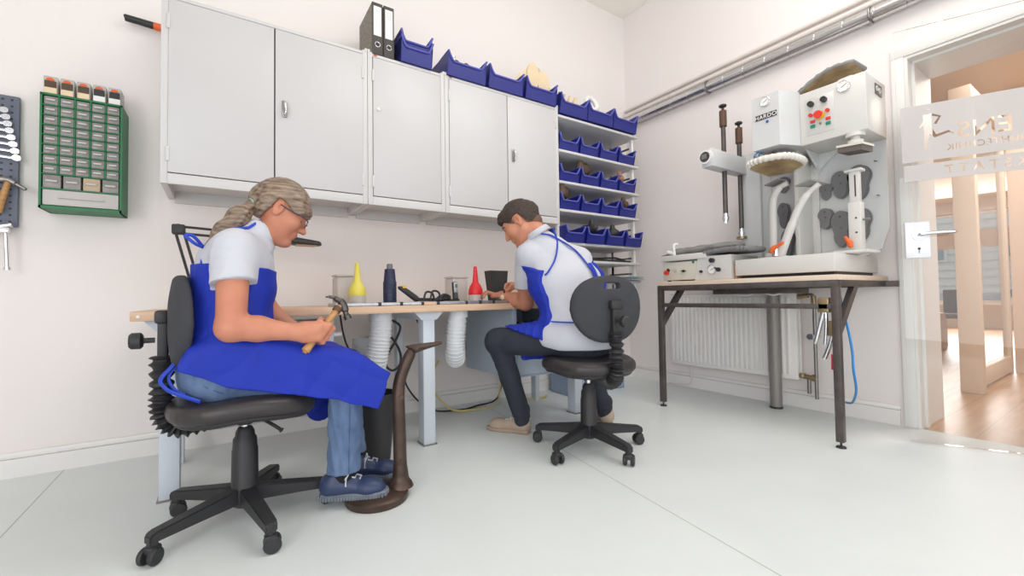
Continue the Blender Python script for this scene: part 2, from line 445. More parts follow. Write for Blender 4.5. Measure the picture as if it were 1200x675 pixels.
def folds(amp, f, seed=0):
    rs = np.random.RandomState(seed); W = rs.normal(size=(6, 3))*f; ph = rs.rand(6)*6.28
    def fn(P, D):
        near = np.abs(D) < .05; n = np.zeros(D.shape); Q = P[near]; a = np.zeros(len(Q))
        for w0, p0 in zip(W, ph): a += np.sin(Q@w0+p0+1.3*np.sin(Q@w0[::-1]*.6))
        n[near] = a/6*amp*2.2; return D+n
    return fn
def unit(v): v = np.array(v, float); return v/np.linalg.norm(v)

def ripple(me, amp, f, seed=0, ani=(1, 1, 1), c=None):
    """cloth creases: narrow ridges along the surface normal"""
    n = len(me.vertices); a = np.empty(n*3); me.vertices.foreach_get('co', a); a = a.reshape(-1, 3)
    N = np.empty(n*3); me.vertices.foreach_get('normal', N); N = N.reshape(-1, 3)
    rs = np.random.RandomState(seed); h = np.zeros(n); A = np.array(ani)
    for i in range(4):
        w_ = rs.normal(size=3)*f*A; w2 = rs.normal(size=3)*f*.45; w3 = rs.normal(size=3)*f*.3
        s_ = np.sin(a@w_+rs.rand()*6.28+2.0*np.sin(a@w2+rs.rand()*6)); mask = .5+.5*np.sin(a@w3+rs.rand()*6)
        h += (1-np.abs(s_)**.75)*mask*(1 if i % 2 else -1)
    a += N*(h*amp*.6)[:, None]; me.vertices.foreach_set('co', a.ravel()); me.update(); return me

# ================================================================ THE ROOM
XR, YB, ZC = 3.39, 2.985, 3.62
DY0, DY1, DZ = .03, .828, 2.20          # doorway in the right wall
struct('floor', MB().box((-2.6, -2.6, -.06), (XR, YB+.12, 0)), FLOOR)
struct('ceiling', MB().box((-2.6, -2.6, ZC), (XR+.44, YB+.12, ZC+.1)), CEIL)
struct('wall_back', MB().box((-2.6, YB, 0), (XR, YB+.12, ZC)), WALL)
struct('wall_left', MB().box((-2.72, -2.6, 0), (-2.6, YB+.12, ZC)), WALL)
m = MB(); m.box((XR, DY1, 0), (XR+.44, YB+.12, ZC)); m.box((XR, DY0, DZ), (XR+.44, DY1, ZC)); m.box((XR, -2.6, 0), (XR+.44, DY0, ZC))
struct('wall_right', m, WALL)
def baseboard(name, mb1, mb2): a = struct(name, mb1, TRIM); struct('moulding', mb2, TRIM, a)
baseboard('baseboard_back', MB().box((-2.6, YB-.02, 0), (XR, YB, .085)), MB().box((-2.6, YB-.013, .085), (XR, YB, .115), .006))
baseboard('baseboard_right', MB().box((XR-.022, .905, 0), (XR, YB-.02, .09)), MB().box((XR-.013, .905, .09), (XR, YB-.02, .118), .006))
struct('trim_1', MB().prism([(-.634, 2.963, 0), (-.638, 2.963, 0), (-.638, -2.5, 0), (-.634, -2.5, 0)], (0, 0, .0006)), SEAM)
struct('trim_2', MB().prism([(1.645, 2.963, 0), (1.641, 2.963, 0), (.882, -2.5, 0), (.886, -2.5, 0)], (0, 0, .0006)), SEAM)
cl = thing('ceiling_lamp', 'long white fluorescent ceiling lamp near the doorway, seen mirrored in the glass door', 'lamp', (1.4, -.97, ZC))
obj('housing', MB().box((.78, -1.03, 3.33), (2.0, -.93, 3.40), .01), TRIM, cl); obj('tube', MB().cyl((.82, -.98, 3.31), (1.96, -.98, 3.31), .022), emit_mat('lamp_tube', (255, 250, 240), 14), cl)
for x in (.95, 1.85): obj('hanger', MB().cyl((x, -.98, 3.40), (x, -.98, ZC), .004), STEEL, cl)
# door casing on the room side
m = MB()
m.box((XR-.018, DY1, 0), (XR, .888, DZ), .003); m.box((XR-.018, DY0-.06, DZ), (XR, .888, DZ+.06), .003); m.box((XR-.018, DY0-.06, 0), (XR, DY0, DZ), .003)
struct('trim_3', m, TRIM)
m = MB()
m.box((XR-.01, DY1-.016, 0), (XR+.445, DY1-.0005, DZ-.016)); m.box((XR-.01, DY0+.0005, DZ-.016), (XR+.445, DY1-.0005, DZ-.0005))
m.box((XR+.06, DY1-.03, 0), (XR+.1, DY1-.015, DZ-.03)); m.box((XR+.06, DY0, DZ-.03), (XR+.1, DY1-.02, DZ-.015))
struct('trim_4', m, TRIM)

# ---------------------------------------------------------------- the hall seen through the doorway
X0 = XR+.44
struct('floor', MB().box((XR, -3, -.06), (13.6, 5, 0)), HFLOOR)
struct('ceiling', MB().box((X0, -3, 2.75), (13.6, 5, 2.85)), mat('hall_ceiling', (232, 212, 192), .9))
HW = 13.4
m = MB(); wy0, wy1, wz0, wz1 = 1.35, 3.3, .54, 2.5
m.box((HW, -3, 0), (HW+.2, wy0, 2.75)); m.box((HW, wy1, 0), (HW+.2, 5, 2.75)); m.box((HW, wy0, 0), (HW+.2, wy1, wz0)); m.box((HW, wy0, wz1), (HW+.2, wy1, 2.75))
struct('wall_front', m, mat('far_wall', (226, 220, 214), .85))
wn = struct('window_1', MB().box((HW-.25, wy0-.05, wz0-.04), (HW+.05, wy1+.05, wz0)), TRIM)
m = MB()
for y in (wy0, (wy0+wy1)/2, wy1-.06): m.box((HW+.04, y, wz0), (HW+.1, y+.06, wz1))
for z in (wz0, 2.02, wz1-.06): m.box((HW+.04, wy0, z), (HW+.1, wy1, z+.05))
struct('window_frame', m, TRIM, wn)
struct('window_glass', MB().box((HW+.06, wy0, wz0), (HW+.066, wy1, wz1)), HGLASS, wn)
struct('blind', MB().box((HW-.02, wy0, 1.72), (HW-.01, wy1, 2.1)), mat('blind_taupe', (176, 160, 146), .8), wn)
struct('wall_side', MB().box((5.9, -3, 0), (13.4, -2.9, 2.75)), TAN)
struct('wall_side', MB().box((X0, 3.4, 0), (13.4, 3.5, 2.75)), TAN)
struct('wall_hall', MB().box((6.42, .72, 0), (6.52, .84, 2.75)).box((6.52, -2.9, 0), (6.62, .84, 2.75)), TAN)
struct('baseboard_hall', MB().box((6.49, -2.9, 0), (6.52, .72, .08)), TANF)
# building across the street
bd = thing('building', 'pale building with horizontal siding seen through the far window', 'building', (17, 2.5, -1))
m = MB(); m.box((17, -4, -1), (17.5, 10, 6)); obj('facade', m, mat('siding_white', (236, 236, 232), .8), bd)
m = MB()
for i in range(28): m.box((16.97, -4, -.6+i*.22), (17, 10, -.585+i*.22))
obj('siding_joint', m, mat('siding_shadow', (206, 206, 204), .8), bd)
obj('stone_base', MB().box((16.9, -4, -1), (17, 10, .72)), mat('grey_stone', (170, 176, 190), .8, rgb2=(214, 218, 226), vscale=3), bd)
for y in (1.75, 3.4): f = obj('window', MB().box((16.92, y, 1.62), (17, y+.7, 2.45)), TRIM, bd); obj('pane', MB().box((16.9, y+.06, 1.68), (16.93, y+.64, 2.39)), mat('pane_blue', (150, 166, 176), .15), f)
struct('ground_outside', MB().box((13.7, -6, -1.1), (17.5, 10, -1)), mat('paving', (180, 178, 174), .9))
# plants and pot on the sill
def sill_item(y, kind):
    if kind == 0:
        t = thing('potted_plant', 'small grey leafy plant in front of the far window, left of the white pot', 'plant', (HW-.12, y, wz0))
        obj('pot', MB().lathe((HW-.12, y, wz0), [(.05, 0), (.065, .1), (.055, .1), (.05, .08), (0, .08)]), WHT, t)
        m = MB()
        for i in range(40):
            a = random.random()*6.28; r = random.random()*.12; z = wz0+.1+random.random()*.14; c = Vector((HW-.12+r*.4*math.cos(a), y+r*math.sin(a), z)); q = Vector((random.uniform(-.03, .03), random.uniform(-.05, .05), .04))
            s_ = q.cross(Vector((1, 0, .2))).normalized()*.02; m.prism([c, c+q*.5+s_, c+q, c+q*.5-s_], (.003, 0, 0))
        obj('foliage', m, mat('plant_grey', (112, 112, 112), .8), t)
    else: tag(obj('planter', MB().lathe((HW-.12, y, wz0), [(.1, 0), (.12, .22), (.11, .22), (.1, .03), (0, .03)]), WHT), 'white round planter on the far window sill', 'planter')
sill_item(1.72, 0); sill_item(1.5, 1)
# glazed partition leaf with cream frame
gp = thing('glazed_partition', 'cream framed glass door leaf standing open in the hall', 'door', (4.9, .87, 0))
m = MB(); z1 = 2.3
m.box((4.86, .80, 0), (4.95, .93, z1), .006); obj('stile', m, TANF, gp)
m = MB(); m.box((4.95, .845, 0), (5.05, .895, z1), .005); m.box((6.28, .845, 0), (6.38, .895, z1), .005); m.box((5.05, .845, .02), (6.28, .895, .17), .005); m.box((5.05, .845, z1-.12), (6.28, .895, z1), .005)
obj('door_frame', m, TANF, gp)
obj('glass_panel', MB().box((5.05, .866, .17), (6.28, .872, z1-.12)), HGLASS, gp)
# hall: transom frame, office chair and drawer unit
tf = struct('trim_5', MB().box((4.86, .80, 2.3), (6.5, .93, 2.42), .006), TANF)
struct('trim_6', MB().box((5.4, .93, 2.1), (5.5, 3.4, 2.2)).box((5.4, 2.6, 0), (5.5, 2.75, 2.75)), TANF)
ch = thing('waiting_chair', 'dark grey shell chair far off in the hall behind the glass door', 'chair', (8.6, 1.62, 0))
obj('seat', MB().box((8.35, 1.42, .42), (8.8, 1.84, .47), .02), DGREY, ch); obj('backrest', MB().box((8.75, 1.44, .48), (8.8, 1.82, .82), .02), DGREY, ch)
for a, b in ((8.38, 1.45), (8.78, 1.45), (8.38, 1.8), (8.78, 1.8)): obj('leg', MB().cyl((a, b, 0), (a, b, .43), .012), CHROME, ch)
dr = thing('drawer_unit', 'low cream drawer unit beside the grey chair in the hall', 'cabinet', (8.1, 1.95, 0))
obj('body', MB().box((7.9, 1.7, .0), (8.3, 2.2, .5), .005), TANF, dr)
for z in (.08, .22, .36): d = obj('drawer', MB().box((7.885, 1.72, z), (7.9, 2.18, z+.12), .003), TANF, dr); obj('handle', MB().box((7.87, 1.88, z+.08), (7.885, 2.02, z+.095), .003), STEEL, d)

# ---------------------------------------------------------------- glass door standing ajar
HX, HY = 3.39, .03; EX, EY = 3.028, .779
dv = Vector((HX-EX, HY-EY, 0)); DW = dv.length; dv.normalize(); dn = Vector((-dv.y, dv.x, 0))   # dv from handle edge to hinge, dn away from the camera
if dn.x < 0: dn = -dn
def dp(s, z, n=0): return Vector((EX, EY, 0))+dv*s+dn*n+Vector((0, 0, z))
def dbox(s0, s1, z0, z1, n0, n1, bev=0):
    m = MB(); c = dp((s0+s1)/2, (z0+z1)/2, (n0+n1)/2); R = Matrix((dv, dn, Vector((0, 0, 1)))).transposed()
    h = Vector((abs(s1-s0), abs(n1-n0), abs(z1-z0)))/2; m.box(c-h, c+h, bev, R); return m
gd = thing('door_1', '', ''); del gd['label']; del gd['category']; gd.location = (EX, EY, 0); gd['kind'] = 'structure'
obj('glass_panel', dbox(0, DW, .012, 2.209, 0, .008), GLASS, gd)
def film(s0, s1, z0, z1, texts, extra=None):
    f = dbox(s0, s1, z0, z1, -.0012, -.0002).mesh('film')
    o = bpy.data.objects.new('film', f); COL.objects.link(o); cut = MB()
    for txt, size, sr, z, sp in texts:
        me = text_mesh(txt, size, .004, sp); me.validate()
        # read from the hall side: text runs towards the handle edge
        R = Matrix((-dv, Vector((0, 0, 1)), -dn)).transposed().to_4x4(); R.translation = dp(sr, z, 0)
        me.transform(R); cut.bm.from_mesh(me)
    if extra: extra(cut)
    bmesh.ops.recalc_face_normals(cut.bm, faces=cut.bm.faces[:])
    cm = bpy.data.meshes.new('c'); cut.bm.to_mesh(cm); c = bpy.data.objects.new('c', cm); COL.objects.link(c)
    md = o.modifiers.new('b', 'BOOLEAN'); md.object = c; md.operation = 'DIFFERENCE'; md.solver = 'EXACT'; md.use_self = True
    bpy.context.view_layer.update(); me = bpy.data.meshes.new_from_object(o.evaluated_get(bpy.context.evaluated_depsgraph_get()))
    bpy.data.objects.remove(o); bpy.data.objects.remove(c)
    for pg in me.polygons: pg.use_smooth = False
    obj('frosted_film', me, FILM, gd)
def runner(cut):
    s, z = .12, 1.655
    def bar(pts, r):
        P = [Vector(dp(s+a, z+b, 0)) for a, b in pts]; cut.tube(P, r, 10)
    bar([(.002, .10), (.003, .102)], .011); bar([(0, .075), (.002, -.005)], .017); bar([(.0, .0), (-.006, -.06), (-.012, -.11)], [.013, .008, .006])
    bar([(-.03, .01), (-.015, .03), (0, .06)], [.004, .006, .006]); bar([(.008, .075), (.05, .055), (.03, .02)], .006); bar([(.006, -.005), (.03, -.045), (.08, -.03), (.1, -.045)], [.013, .009, .006, .004])
film(.015, DW-.01, 1.487, 1.785, [('ENS', .118, .229, 1.583, 1.0), ('SCHUHTECHNIK', .044, .19, 1.528, 1.06)], runner)
film(.02, DW-.01, 1.385, 1.470, [('WERKSTATT', .062, .178, 1.408, 1.5)])
pl = obj('lock_plate', dbox(.011, .112, .975, 1.166, -.012, 0, .008), mat('satin_white_metal', (222, 224, 230), .35, .2), gd)
obj('key_hole', MB().cyl(dp(.066, 1.025, -.0135), dp(.066, 1.025, -.0118), .006).box(dp(.0645, 1.0, -.0135)-Vector((.002, .002, 0)), dp(.0675, 1.022, -.0118)), GAP, pl)
m = MB(); m.cyl(dp(.063, 1.096, -.012), dp(.063, 1.096, -.02), .024); m.tube(bez([dp(.063, 1.096, -.015), dp(.063, 1.096, -.05), dp(.072, 1.097, -.058), dp(.12, 1.1, -.058), dp(.185, 1.1, -.058), dp(.192, 1.1, -.05)]), .009)
obj('door_handle', m, CHROME, gd)

# ================================================================ WALL CABINETS
CY, CZ0, CZ1 = 2.58, 1.359, 2.275
def cabinet(x0, x1, doors, name, label, handle_side):
    t = thing(name, label, 'cabinet', (x0, YB, CZ0), 0, 'light grey steel wall cabinets')
    m = MB()
    m.box((x0, CY, CZ0), (x0+.028, YB, CZ1), .002); m.box((x1-.028, CY, CZ0), (x1, YB, CZ1), .002)
    m.box((x0+.028, CY, CZ1-.026), (x1-.028, YB, CZ1-.008), .002); m.box((x0+.028, CY, CZ0), (x1-.028, CY+.02, CZ0+.05), .002)
    m.box((x0+.028, CY+.02, CZ0+.04), (x1-.028, YB, CZ0+.05)); m.box((x0+.028, YB-.03, CZ0-.02), (x1-.028, YB, CZ0+.04)); m.box((x0+.028, YB-.012, CZ0), (x1-.028, YB, CZ1-.02))
    m.box((x0, CY-.001, CZ1-.012), (x0+.014, CY+.03, CZ1+.012), .001); m.box((x1-.014, CY-.001, CZ1-.012), (x1, CY+.03, CZ1+.012), .001)
    obj('body', m, LGREY, t)
    for n, (a, b, hs) in enumerate(doors):
        d = obj('door', MB().box((a+.003, CY-.004, CZ0+.054), (b-.003, CY+.016, CZ1-.030), .0025), DOORG, t)
        hx = a+.012 if hs == 'R' else b-.012
        hx = b-.003 if hs == 'R0' else a+.003
        for z in (CZ0+.14, CZ1-.14): obj('hinge', MB().box((hx-.007, CY-.008, z-.035), (hx+.007, CY+.004, z+.035), .002), LGREY, d)
        if (a, b) == handle_side:
            hx = a+.045
            k = obj('handle', MB().box((hx-.012, CY-.014, 1.775), (hx+.012, CY-.004, 1.865), .006), STEEL, d)
            obj('lever', MB().tube(bez([(hx, CY-.014, 1.85), (hx, CY-.03, 1.845), (hx+.004, CY-.034, 1.8), (hx, CY-.026, 1.785)]), .005), CHROME, k)
    gm = MB()
    for a, b, hs in doors: gm.box((a-.001, CY+.006, CZ0+.05), (b+.001, CY+.012, CZ1-.026))
    obj('door_gap_shade', gm, GAP, t)  # dark sheet whose colour stands in for shade in the door gaps
    return t
cabinet(-.25, .705, [(-.225, .222, 'L0'), (.222, .680, 'R0')], 'wall_cabinet', 'wide grey wall cabinet on the left, above the woman', (.222, .680))
c2 = cabinet(.707, 1.203, [(.735, 1.175, 'L0')], 'wall_cabinet', 'narrow single-door grey wall cabinet between two wide ones', None)
lk = obj('lock', MB().cyl((.768, CY-.004, 1.935), (.768, CY-.014, 1.935), .010), CHROME, c2); obj('keyhole', MB().box((.767, CY-.0155, 1.929), (.769, CY-.0135, 1.941)), GAP, lk)
c3 = cabinet(1.205, 2.165, [(1.232, 1.69, 'L0'), (1.69, 2.138, 'R0')], 'wall_cabinet', 'wide grey wall cabinet above the man, next to the open shelves', (1.69, 2.138))
obj('maker_plate', MB().box((.742, CY-.002, CZ1-.02), (.762, CY, CZ1-.01)), mat('orange_brown_badge', (178, 92, 58), .5), c2)
obj('maker_plate', MB().box((1.238, CY-.002, CZ1-.02), (1.256, CY, CZ1-.01)), mat('orange_brown_badge', (178, 92, 58), .5), c3)

# ---------------------------------------------------------------- lever arch folders on top
def folder(x, label, sh):
    t = thing('lever_arch_folder', label, 'folder', (x, CY, CZ1), 0, 'lever arch folders on the cabinets')
    y0, y1, z0 = CY+.015, CY+.30, CZ1+.001
    m = MB(); m.box((x, y0+.002, z0), (x+.004, y1, z0+.315)); m.box((x+.06, y0+.002, z0), (x+.064, y1, z0+.315)); m.box((x+.004, y0+.01, z0+.008), (x+.06, y1-.02, z0+.30))
    obj('cover', m, SLATE, t)
    sp = obj('spine', MB().box((x, y0-.004, z0), (x+.064, y0+.004, z0+.318), .002), FOLDS, t)
    obj('spine_label', MB().box((x+.009, y0-.006, z0+.115), (x+.055, y0-.0035, z0+.295)), PAPER, sp)
    m = MB(); m.tube([Vector((x+.032+.015*math.cos(a), y0-.005, z0+.062+.015*math.sin(a))) for a in np.linspace(0, 2*PI, 16)[:-1]], .003, 8, closed=True)
    obj('finger_ring', m, CHROME, sp); obj('finger_hole', MB().cyl((x+.032, y0-.0055, z0+.062), (x+.032, y0-.004, z0+.062), .0125), GAP, sp)
    if sh:
        m = MB()
        for i in range(4): m.box((x+.014, y0-.0066, z0+.275-i*.012), (x+.05, y0-.0058, z0+.2775-i*.012))
        obj('lettering', m, SMOKE2, sp)
    return t
folder(.738, 'marbled grey lever arch folder, left one of the pair, plain spine label', 0)
folder(.808, 'marbled grey lever arch folder, right one of the pair, beside the blue bins', 1)

# ---------------------------------------------------------------- blue storage bins
def bin_meshes(w, d, h, lip):
    t = .004; m = MB(); r = []
    def side(x):
        pts = [(x, 0, 0), (x, d, 0), (x, d+.01, h*.93), (x, d*.42, h*.93)]
        for k in range(9):
            a = k/8; pts.append((x, d*.30*(1-a)-.02*a, h*(.97)+(lip-h*.97)*0*a+.04*h*math.sin(a*PI)*0+ (h*.06)*(a**2)))
        pts.append((x, -.02, lip+.3*(h-lip)))
        m.prism(pts, (t, 0, 0))
    side(0); side(w-t)
    # front wall with a dipped lip between two horns
    n = 20; top = []
    for k in range(n+1):
        u = k/n; e = min(u, 1-u)
        top.append((w*u, lip+(h*1.02-lip)*max(0, 1-e/.17)**1.7))
    A = [Vector((x, 0-.02*(z/h), z)) for x, z in top]
    pts = [Vector((w, 0, 0)), Vector((0, 0, 0))]
    m.prism([pts[1]]+A+[pts[0]], (0, t, 0))
    m.prism([(0, d, 0), (0, d+.01, h*.93), (w, d+.01, h*.93), (w, d, 0)], (0, t, 0)); m.prism([(0, 0, 0), (w, 0, 0), (w, d, 0), (0, d, 0)], (0, 0, t))
    for k in (.08, .92): pass
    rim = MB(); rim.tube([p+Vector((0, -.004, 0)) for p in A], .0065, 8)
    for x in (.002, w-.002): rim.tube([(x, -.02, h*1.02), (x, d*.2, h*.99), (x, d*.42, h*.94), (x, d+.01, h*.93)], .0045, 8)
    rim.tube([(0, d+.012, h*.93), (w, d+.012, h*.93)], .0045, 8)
    return m.mesh('storage_bin'), rim.mesh('rim')
BIG = bin_meshes(.288, .33, .15, .088); NAR = bin_meshes(.205, .33, .15, .088); SML = bin_meshes(.2, .28, .125, .07)
def blue_bin(kind, x, y, z, label, group):
    me, rm = BIG if kind == 'b' else NAR if kind == 'n' else SML
    t = bpy.data.objects.new('storage_bin', me); me.materials.clear(); me.materials.append(BBLUE); COL.objects.link(t); t.location = (x, y, z)
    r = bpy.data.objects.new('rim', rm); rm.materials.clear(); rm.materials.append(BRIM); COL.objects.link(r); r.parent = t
    return tag(t, label, 'storage bin', group)
TZ = CZ1-.006
topx = [.905, 1.218, 1.532, 1.846, 2.172, 2.466, 2.76]
tl = ['blue storage bin with a second bin nested in it, next to the folders', 'blue storage bin on the cabinets holding small dark fittings', 'blue storage bin directly left of the bin with the cream sole blanks', 'blue storage bin holding the upright row of cream lasts', 'blue storage bin above the shelves with dark and cream soles in it', 'blue storage bin above the shelves with a round white object in it', 'blue storage bin in the room corner, last of the top row']
for i, (x, l) in enumerate(zip(topx, tl)): blue_bin('b' if i else 'n', x, CY-.035+.02, TZ if i < 4 else 2.231, l, 'blue bins along the cabinet tops')
blue_bin('n', .905, CY-.005, TZ+.042, 'empty blue storage bin nested on top of another, next to the folders', 'blue bins along the cabinet tops')

# ---------------------------------------------------------------- open wall shelving
SX0, SX1 = 2.168, 3.09
sh = thing('shelving_unit', 'white open shelving unit full of blue bins in the room corner', 'shelf', (2.62, 2.8, 0))
SZ = [2.222, 1.951, 1.705, 1.483, 1.226, 1.088, .93]
for z in SZ: obj('shelf', MB().box((SX0, CY, z-.02), (SX1, 2.96, z), .003), LGREY, sh)
for x, y in ((SX1-.035, CY+.06), (SX1-.035, 2.968), (SX0+.01, CY+.06), (SX0+.01, 2.968)): obj('upright', MB().box((x, y-.015, .86), (x+.025, y+.015, 2.215), .002), TRIM, sh)
m = MB()
for z in SZ[:-1]: m.box((SX1-.03, CY+.08, z-.1), (SX1-.022, 2.93, z-.085)); m.box((SX1-.03, CY+.3, z-.22), (SX1-.022, CY+.32, z-.02))
obj('side_brace', m, STEEL, sh)
pos = ['leftmost', 'second from left', 'third from left', 'rightmost']
rows = [(1, 'second', 2.181), (2, 'third', 2.175), (3, 'fourth', 2.12), (4, 'fifth', 2.2)]
for ri, nm, xs in rows:
    for k in range(4):
        x = (2.176+k*.222) if ri < 4 else 2.196+k*.226
        blue_bin('s', x, CY+.012-(.03 if ri == 4 else 0), SZ[ri]+.0, 'small blue storage bin, %s in the %s row of the shelving' % (pos[k], nm), 'small blue bins on the shelves')
# contents
def last_obj(c, L, rot, m, name, label, cat, group=None, thick=.03, height=.055):
    s = SDF(); s.ell((0, 0, 0), (L*.3, thick, height*.6), k=.02); s.rc((-L*.2, 0, 0), (-L*.36, 0, .01), thick*.85, thick*.7, k=.03); s.rc((L*.1, 0, -.005), (L*.34, .004, -.012), thick, thick*.62, k=.03); s.rc((-L*.25, 0, .02), (-L*.22, 0, .06), thick*.7, thick*.55, k=.02)
    me = s.mesh(name, (-L*.55, -.06, -.07), (L*.55, .06, .1), .006); me.transform(Matrix.Translation(c) @ rot)
    return tag(obj(name, me, m), label, cat, group)
RZ = lambda a: Matrix.Rotation(a, 4, 'Z'); RX = lambda a: Matrix.Rotation(a, 4, 'X'); RY = lambda a: Matrix.Rotation(a, 4, 'Y')
def sole_piece(c, L, W, rot, m, name, label, cat, group=None, th=.008):
    pts = [(math.cos(a)*L/2, math.sin(a)*W/2*(1+.25*math.cos(a)-.25*math.exp(-((math.cos(a)+.15)/.3)**2)), 0) for a in np.linspace(0, 2*PI, 29)[:-1]]
    mb = MB(); mb.prism(pts, (0, 0, th)); me = mb.mesh(name); me.transform(Matrix.Translation(c) @ rot)
    return tag(obj(name, me, m), label, cat, group)
cx = ['cream curved sole blank, leftmost of the upright row above the cabinets', 'cream curved sole blank, second in the upright row above the cabinets', 'tallest cream sole blank in the upright row above the cabinets', 'cream sole blank right of the tallest one in the upright row', 'greyish cream sole blank, second from the right of the upright row', 'low cream sole blank at the right end of the upright row']
for i, l in enumerate(cx):
    h = [.20, .25, .31, .30, .27, .17][i]
    sole_piece((1.868+i*.052, CY+.07+.02*(i % 2), TZ+.02+h*.5), h, .105, RZ(-.30+.1*(i % 3)) @ RX(PI/2) @ RZ(PI/2-.1+.05*i), CREAM if i not in (3,) else mat('grey_cream', (196, 184, 166), .7), 'sole_blank', l, 'sole blank', 'cream sole blanks standing in a bin', .016)
for i, (l, mm) in enumerate((('dark round heel block in the bin right of the cabinet edge', BROWN), ('cream heel block beside the dark one in the bin', CREAM), ('second cream heel block in the bin right of the cabinet edge', CREAM), ('rightmost cream heel block in the bin right of the cabinet edge', CREAM))):
    last_obj((2.22+i*.055, CY+.08, 2.231+.135), .16, RZ(1.3) @ RY(-.4), mm, 'heel_block', l, 'heel block', 'heel blocks above the shelves', .02)
m = MB(); m.tube([Vector((2.575+.055*math.cos(a), CY+.05+.02*math.sin(a), 2.231+.185+.058*math.sin(a))) for a in np.linspace(0, 2*PI, 25)[:-1]], .02, 12, closed=True)
tag(obj('white_roll', m, WHT), 'round white roll standing in a blue bin above the shelves', 'roll')
last_obj((2.70, CY+.08, 2.231+.12), .2, RZ(.2), LASTW, 'plaster_last', 'white plaster last lying beside the round white roll', 'shoe last')
last_obj((2.92, CY+.08, 2.231+.125), .2, RZ(.1), LASTW, 'plaster_last', 'white plaster last in the corner bin of the top row', 'shoe last')
m = MB(); m.tube(bez([(2.84, CY+.16, 2.35), (2.86, CY+.18, 2.40), (2.9, CY+.2, 2.405), (2.93, CY+.2, 2.36)]), .005); tag(obj('yellow_cord', m, CYEL), 'thin yellow cord looping out of the corner bin', 'cord')
m = MB()
for i in range(14):
    a = Vector((1.27+random.random()*.2, CY+.04+random.random()*.12, TZ+.125+random.random()*.035)); m.tube(bez([a, a+Vector((.02, .01, .025)), a+Vector((.05, .0, .0))]), .008, 8)
tag(obj('strap_bundle', m, BLK), 'tangle of small black straps in the blue bin above the narrow cabinet', 'straps')
m = MB(); m.lathe((1.31, CY+.08, TZ+.155), [(.012, 0), (.012, .02), (.018, .035), (0, .05)]); tag(obj('chrome_knob', m, CHROME), 'small chrome knob among the black straps', 'knob')
dk = [((2.50, CY+.09, 1.705+.145), BROWN, 'brown shoe standing tall in the second bin of the third shelf row'), ((2.27, CY+.09, 1.483+.15), BROWN, 'brown boot in the leftmost bin of the fourth shelf row'), ((2.90, CY+.08, 1.705+.10), mat('tan_leather', (168, 116, 84), .7), 'tan shoe in the rightmost bin of the third shelf row'), ((2.92, CY+.08, 1.483+.10), BROWN, 'dark shoe in the rightmost bin of the fourth shelf row'), ((2.51, CY+.07, 1.226+.12), BLK, 'black shoe in the second bin of the fifth shelf row'), ((2.74, CY+.07, 1.226+.10), BLK, 'black shoe in the third bin of the fifth shelf row')]
for i, (c, mm, l) in enumerate(dk): last_obj(c, .27 if i < 2 else .24, RZ(.5+i*.3) @ (RY(-.35) if i < 2 else RY(0)), mm, 'shoe', l, 'shoe', 'shoes stored in the shelf bins', .05 if i < 2 else .038, .09 if i < 2 else .07)
m = MB(); m.box((2.45, CY+.03, 1.090), (3.0, CY+.2, 1.108), .004); m.tube([(2.5, CY+.1, 1.112), (2.85, CY+.08, 1.13), (2.99, CY+.1, 1.118)], .008)
tag(obj('tool_tray', m, BLK), 'flat black tool tray on the empty lower shelf', 'tray')
for i in range(3):
    tag(obj('clear_box_lid', MB().box((2.93-.005*i, CY-.03, .934+i*.012), (3.1-.005*i, CY+.2, .942+i*.012), .002), mat('clear_teal', (150, 170, 176), .2)), 'thin glassy lid, %s of the small stack at the shelf edge' % ['lowest', 'middle', 'topmost'][i], 'lid', 'thin lids at the shelf edge')
m = MB(); m.cyl((3.0, CY+.2, 1.955), (3.0, CY+.2, 2.09), .03); tag(obj('bottle', m, STEEL), 'small grey bottle behind the rightmost bin of the second shelf row', 'bottle')

# ================================================================ PARTS CABINET, PEGBOARD, TOOL
oc = thing('parts_cabinet', 'green wall-hung parts organiser with small grey drawers', 'organizer', (-.56, YB, 1.24))
ox0, ox1, oz0, oz1, oy = -.703, -.418, 1.239, 1.771, 2.82
m = MB(); m.box((ox0, oy, oz0), (ox0+.008, YB, oz1)); m.box((ox1-.008, oy, oz0), (ox1, YB, oz1)); m.box((ox0, oy, oz1-.008), (ox1, YB, oz1)); m.box((ox0, oy, oz0), (ox1, YB, oz0+.012)); m.box((ox0, YB-.01, oz0), (ox1, YB, oz1))
iw = ox1-ox0-.016; rowz = []
rh = (.532-.02-.085-.062)/8
z = oz1-.008
for i in range(8): rowz.append((z-rh, z)); z -= rh; m.box((ox0+.008, oy+.002, z-.0025), (ox1-.008, YB-.01, z+.0025))
r4 = (z-.068, z); z -= .068; m.box((ox0+.008, oy+.002, z-.003), (ox1-.008, YB-.01, z+.003)); r1 = (oz0+.012, z)
for k in range(1, 5): x = ox0+.008+iw*k/5; m.box((x-.003, oy+.002, rowz[-1][0]), (x+.003, YB-.02, oz1-.008))
obj('housing', m, GRN, oc)
def drawer(x0, x1, z0, z1, mm):
    d = obj('drawer', MB().box((x0+.003, oy+.004, z0+.004), (x1-.003, oy+.13, z1-.004), .002), mm, oc)
    w = x1-x0; obj('label_bar', MB().box((x0+w*.2, oy-.004, (z0+z1)/2-.003), (x1-w*.2, oy+.005, (z0+z1)/2+.006), .002), SMOKE2, d)
for z0, z1 in rowz:
    for k in range(5): drawer(ox0+.009+iw*k/5, ox0+.007+iw*(k+1)/5, z0, z1, SMOKE)
for k in range(4): drawer(ox0+.009+iw*k/4, ox0+.007+iw*(k+1)/4, *r4, SMOKE if k != 2 else mat('drawer_tan_content', (184, 164, 138), .5))
drawer(ox0+.009, ox1-.009, *r1, SMOKE2)
lb = ['leftmost', 'second from left', 'middle', 'fourth from left', 'rightmost']
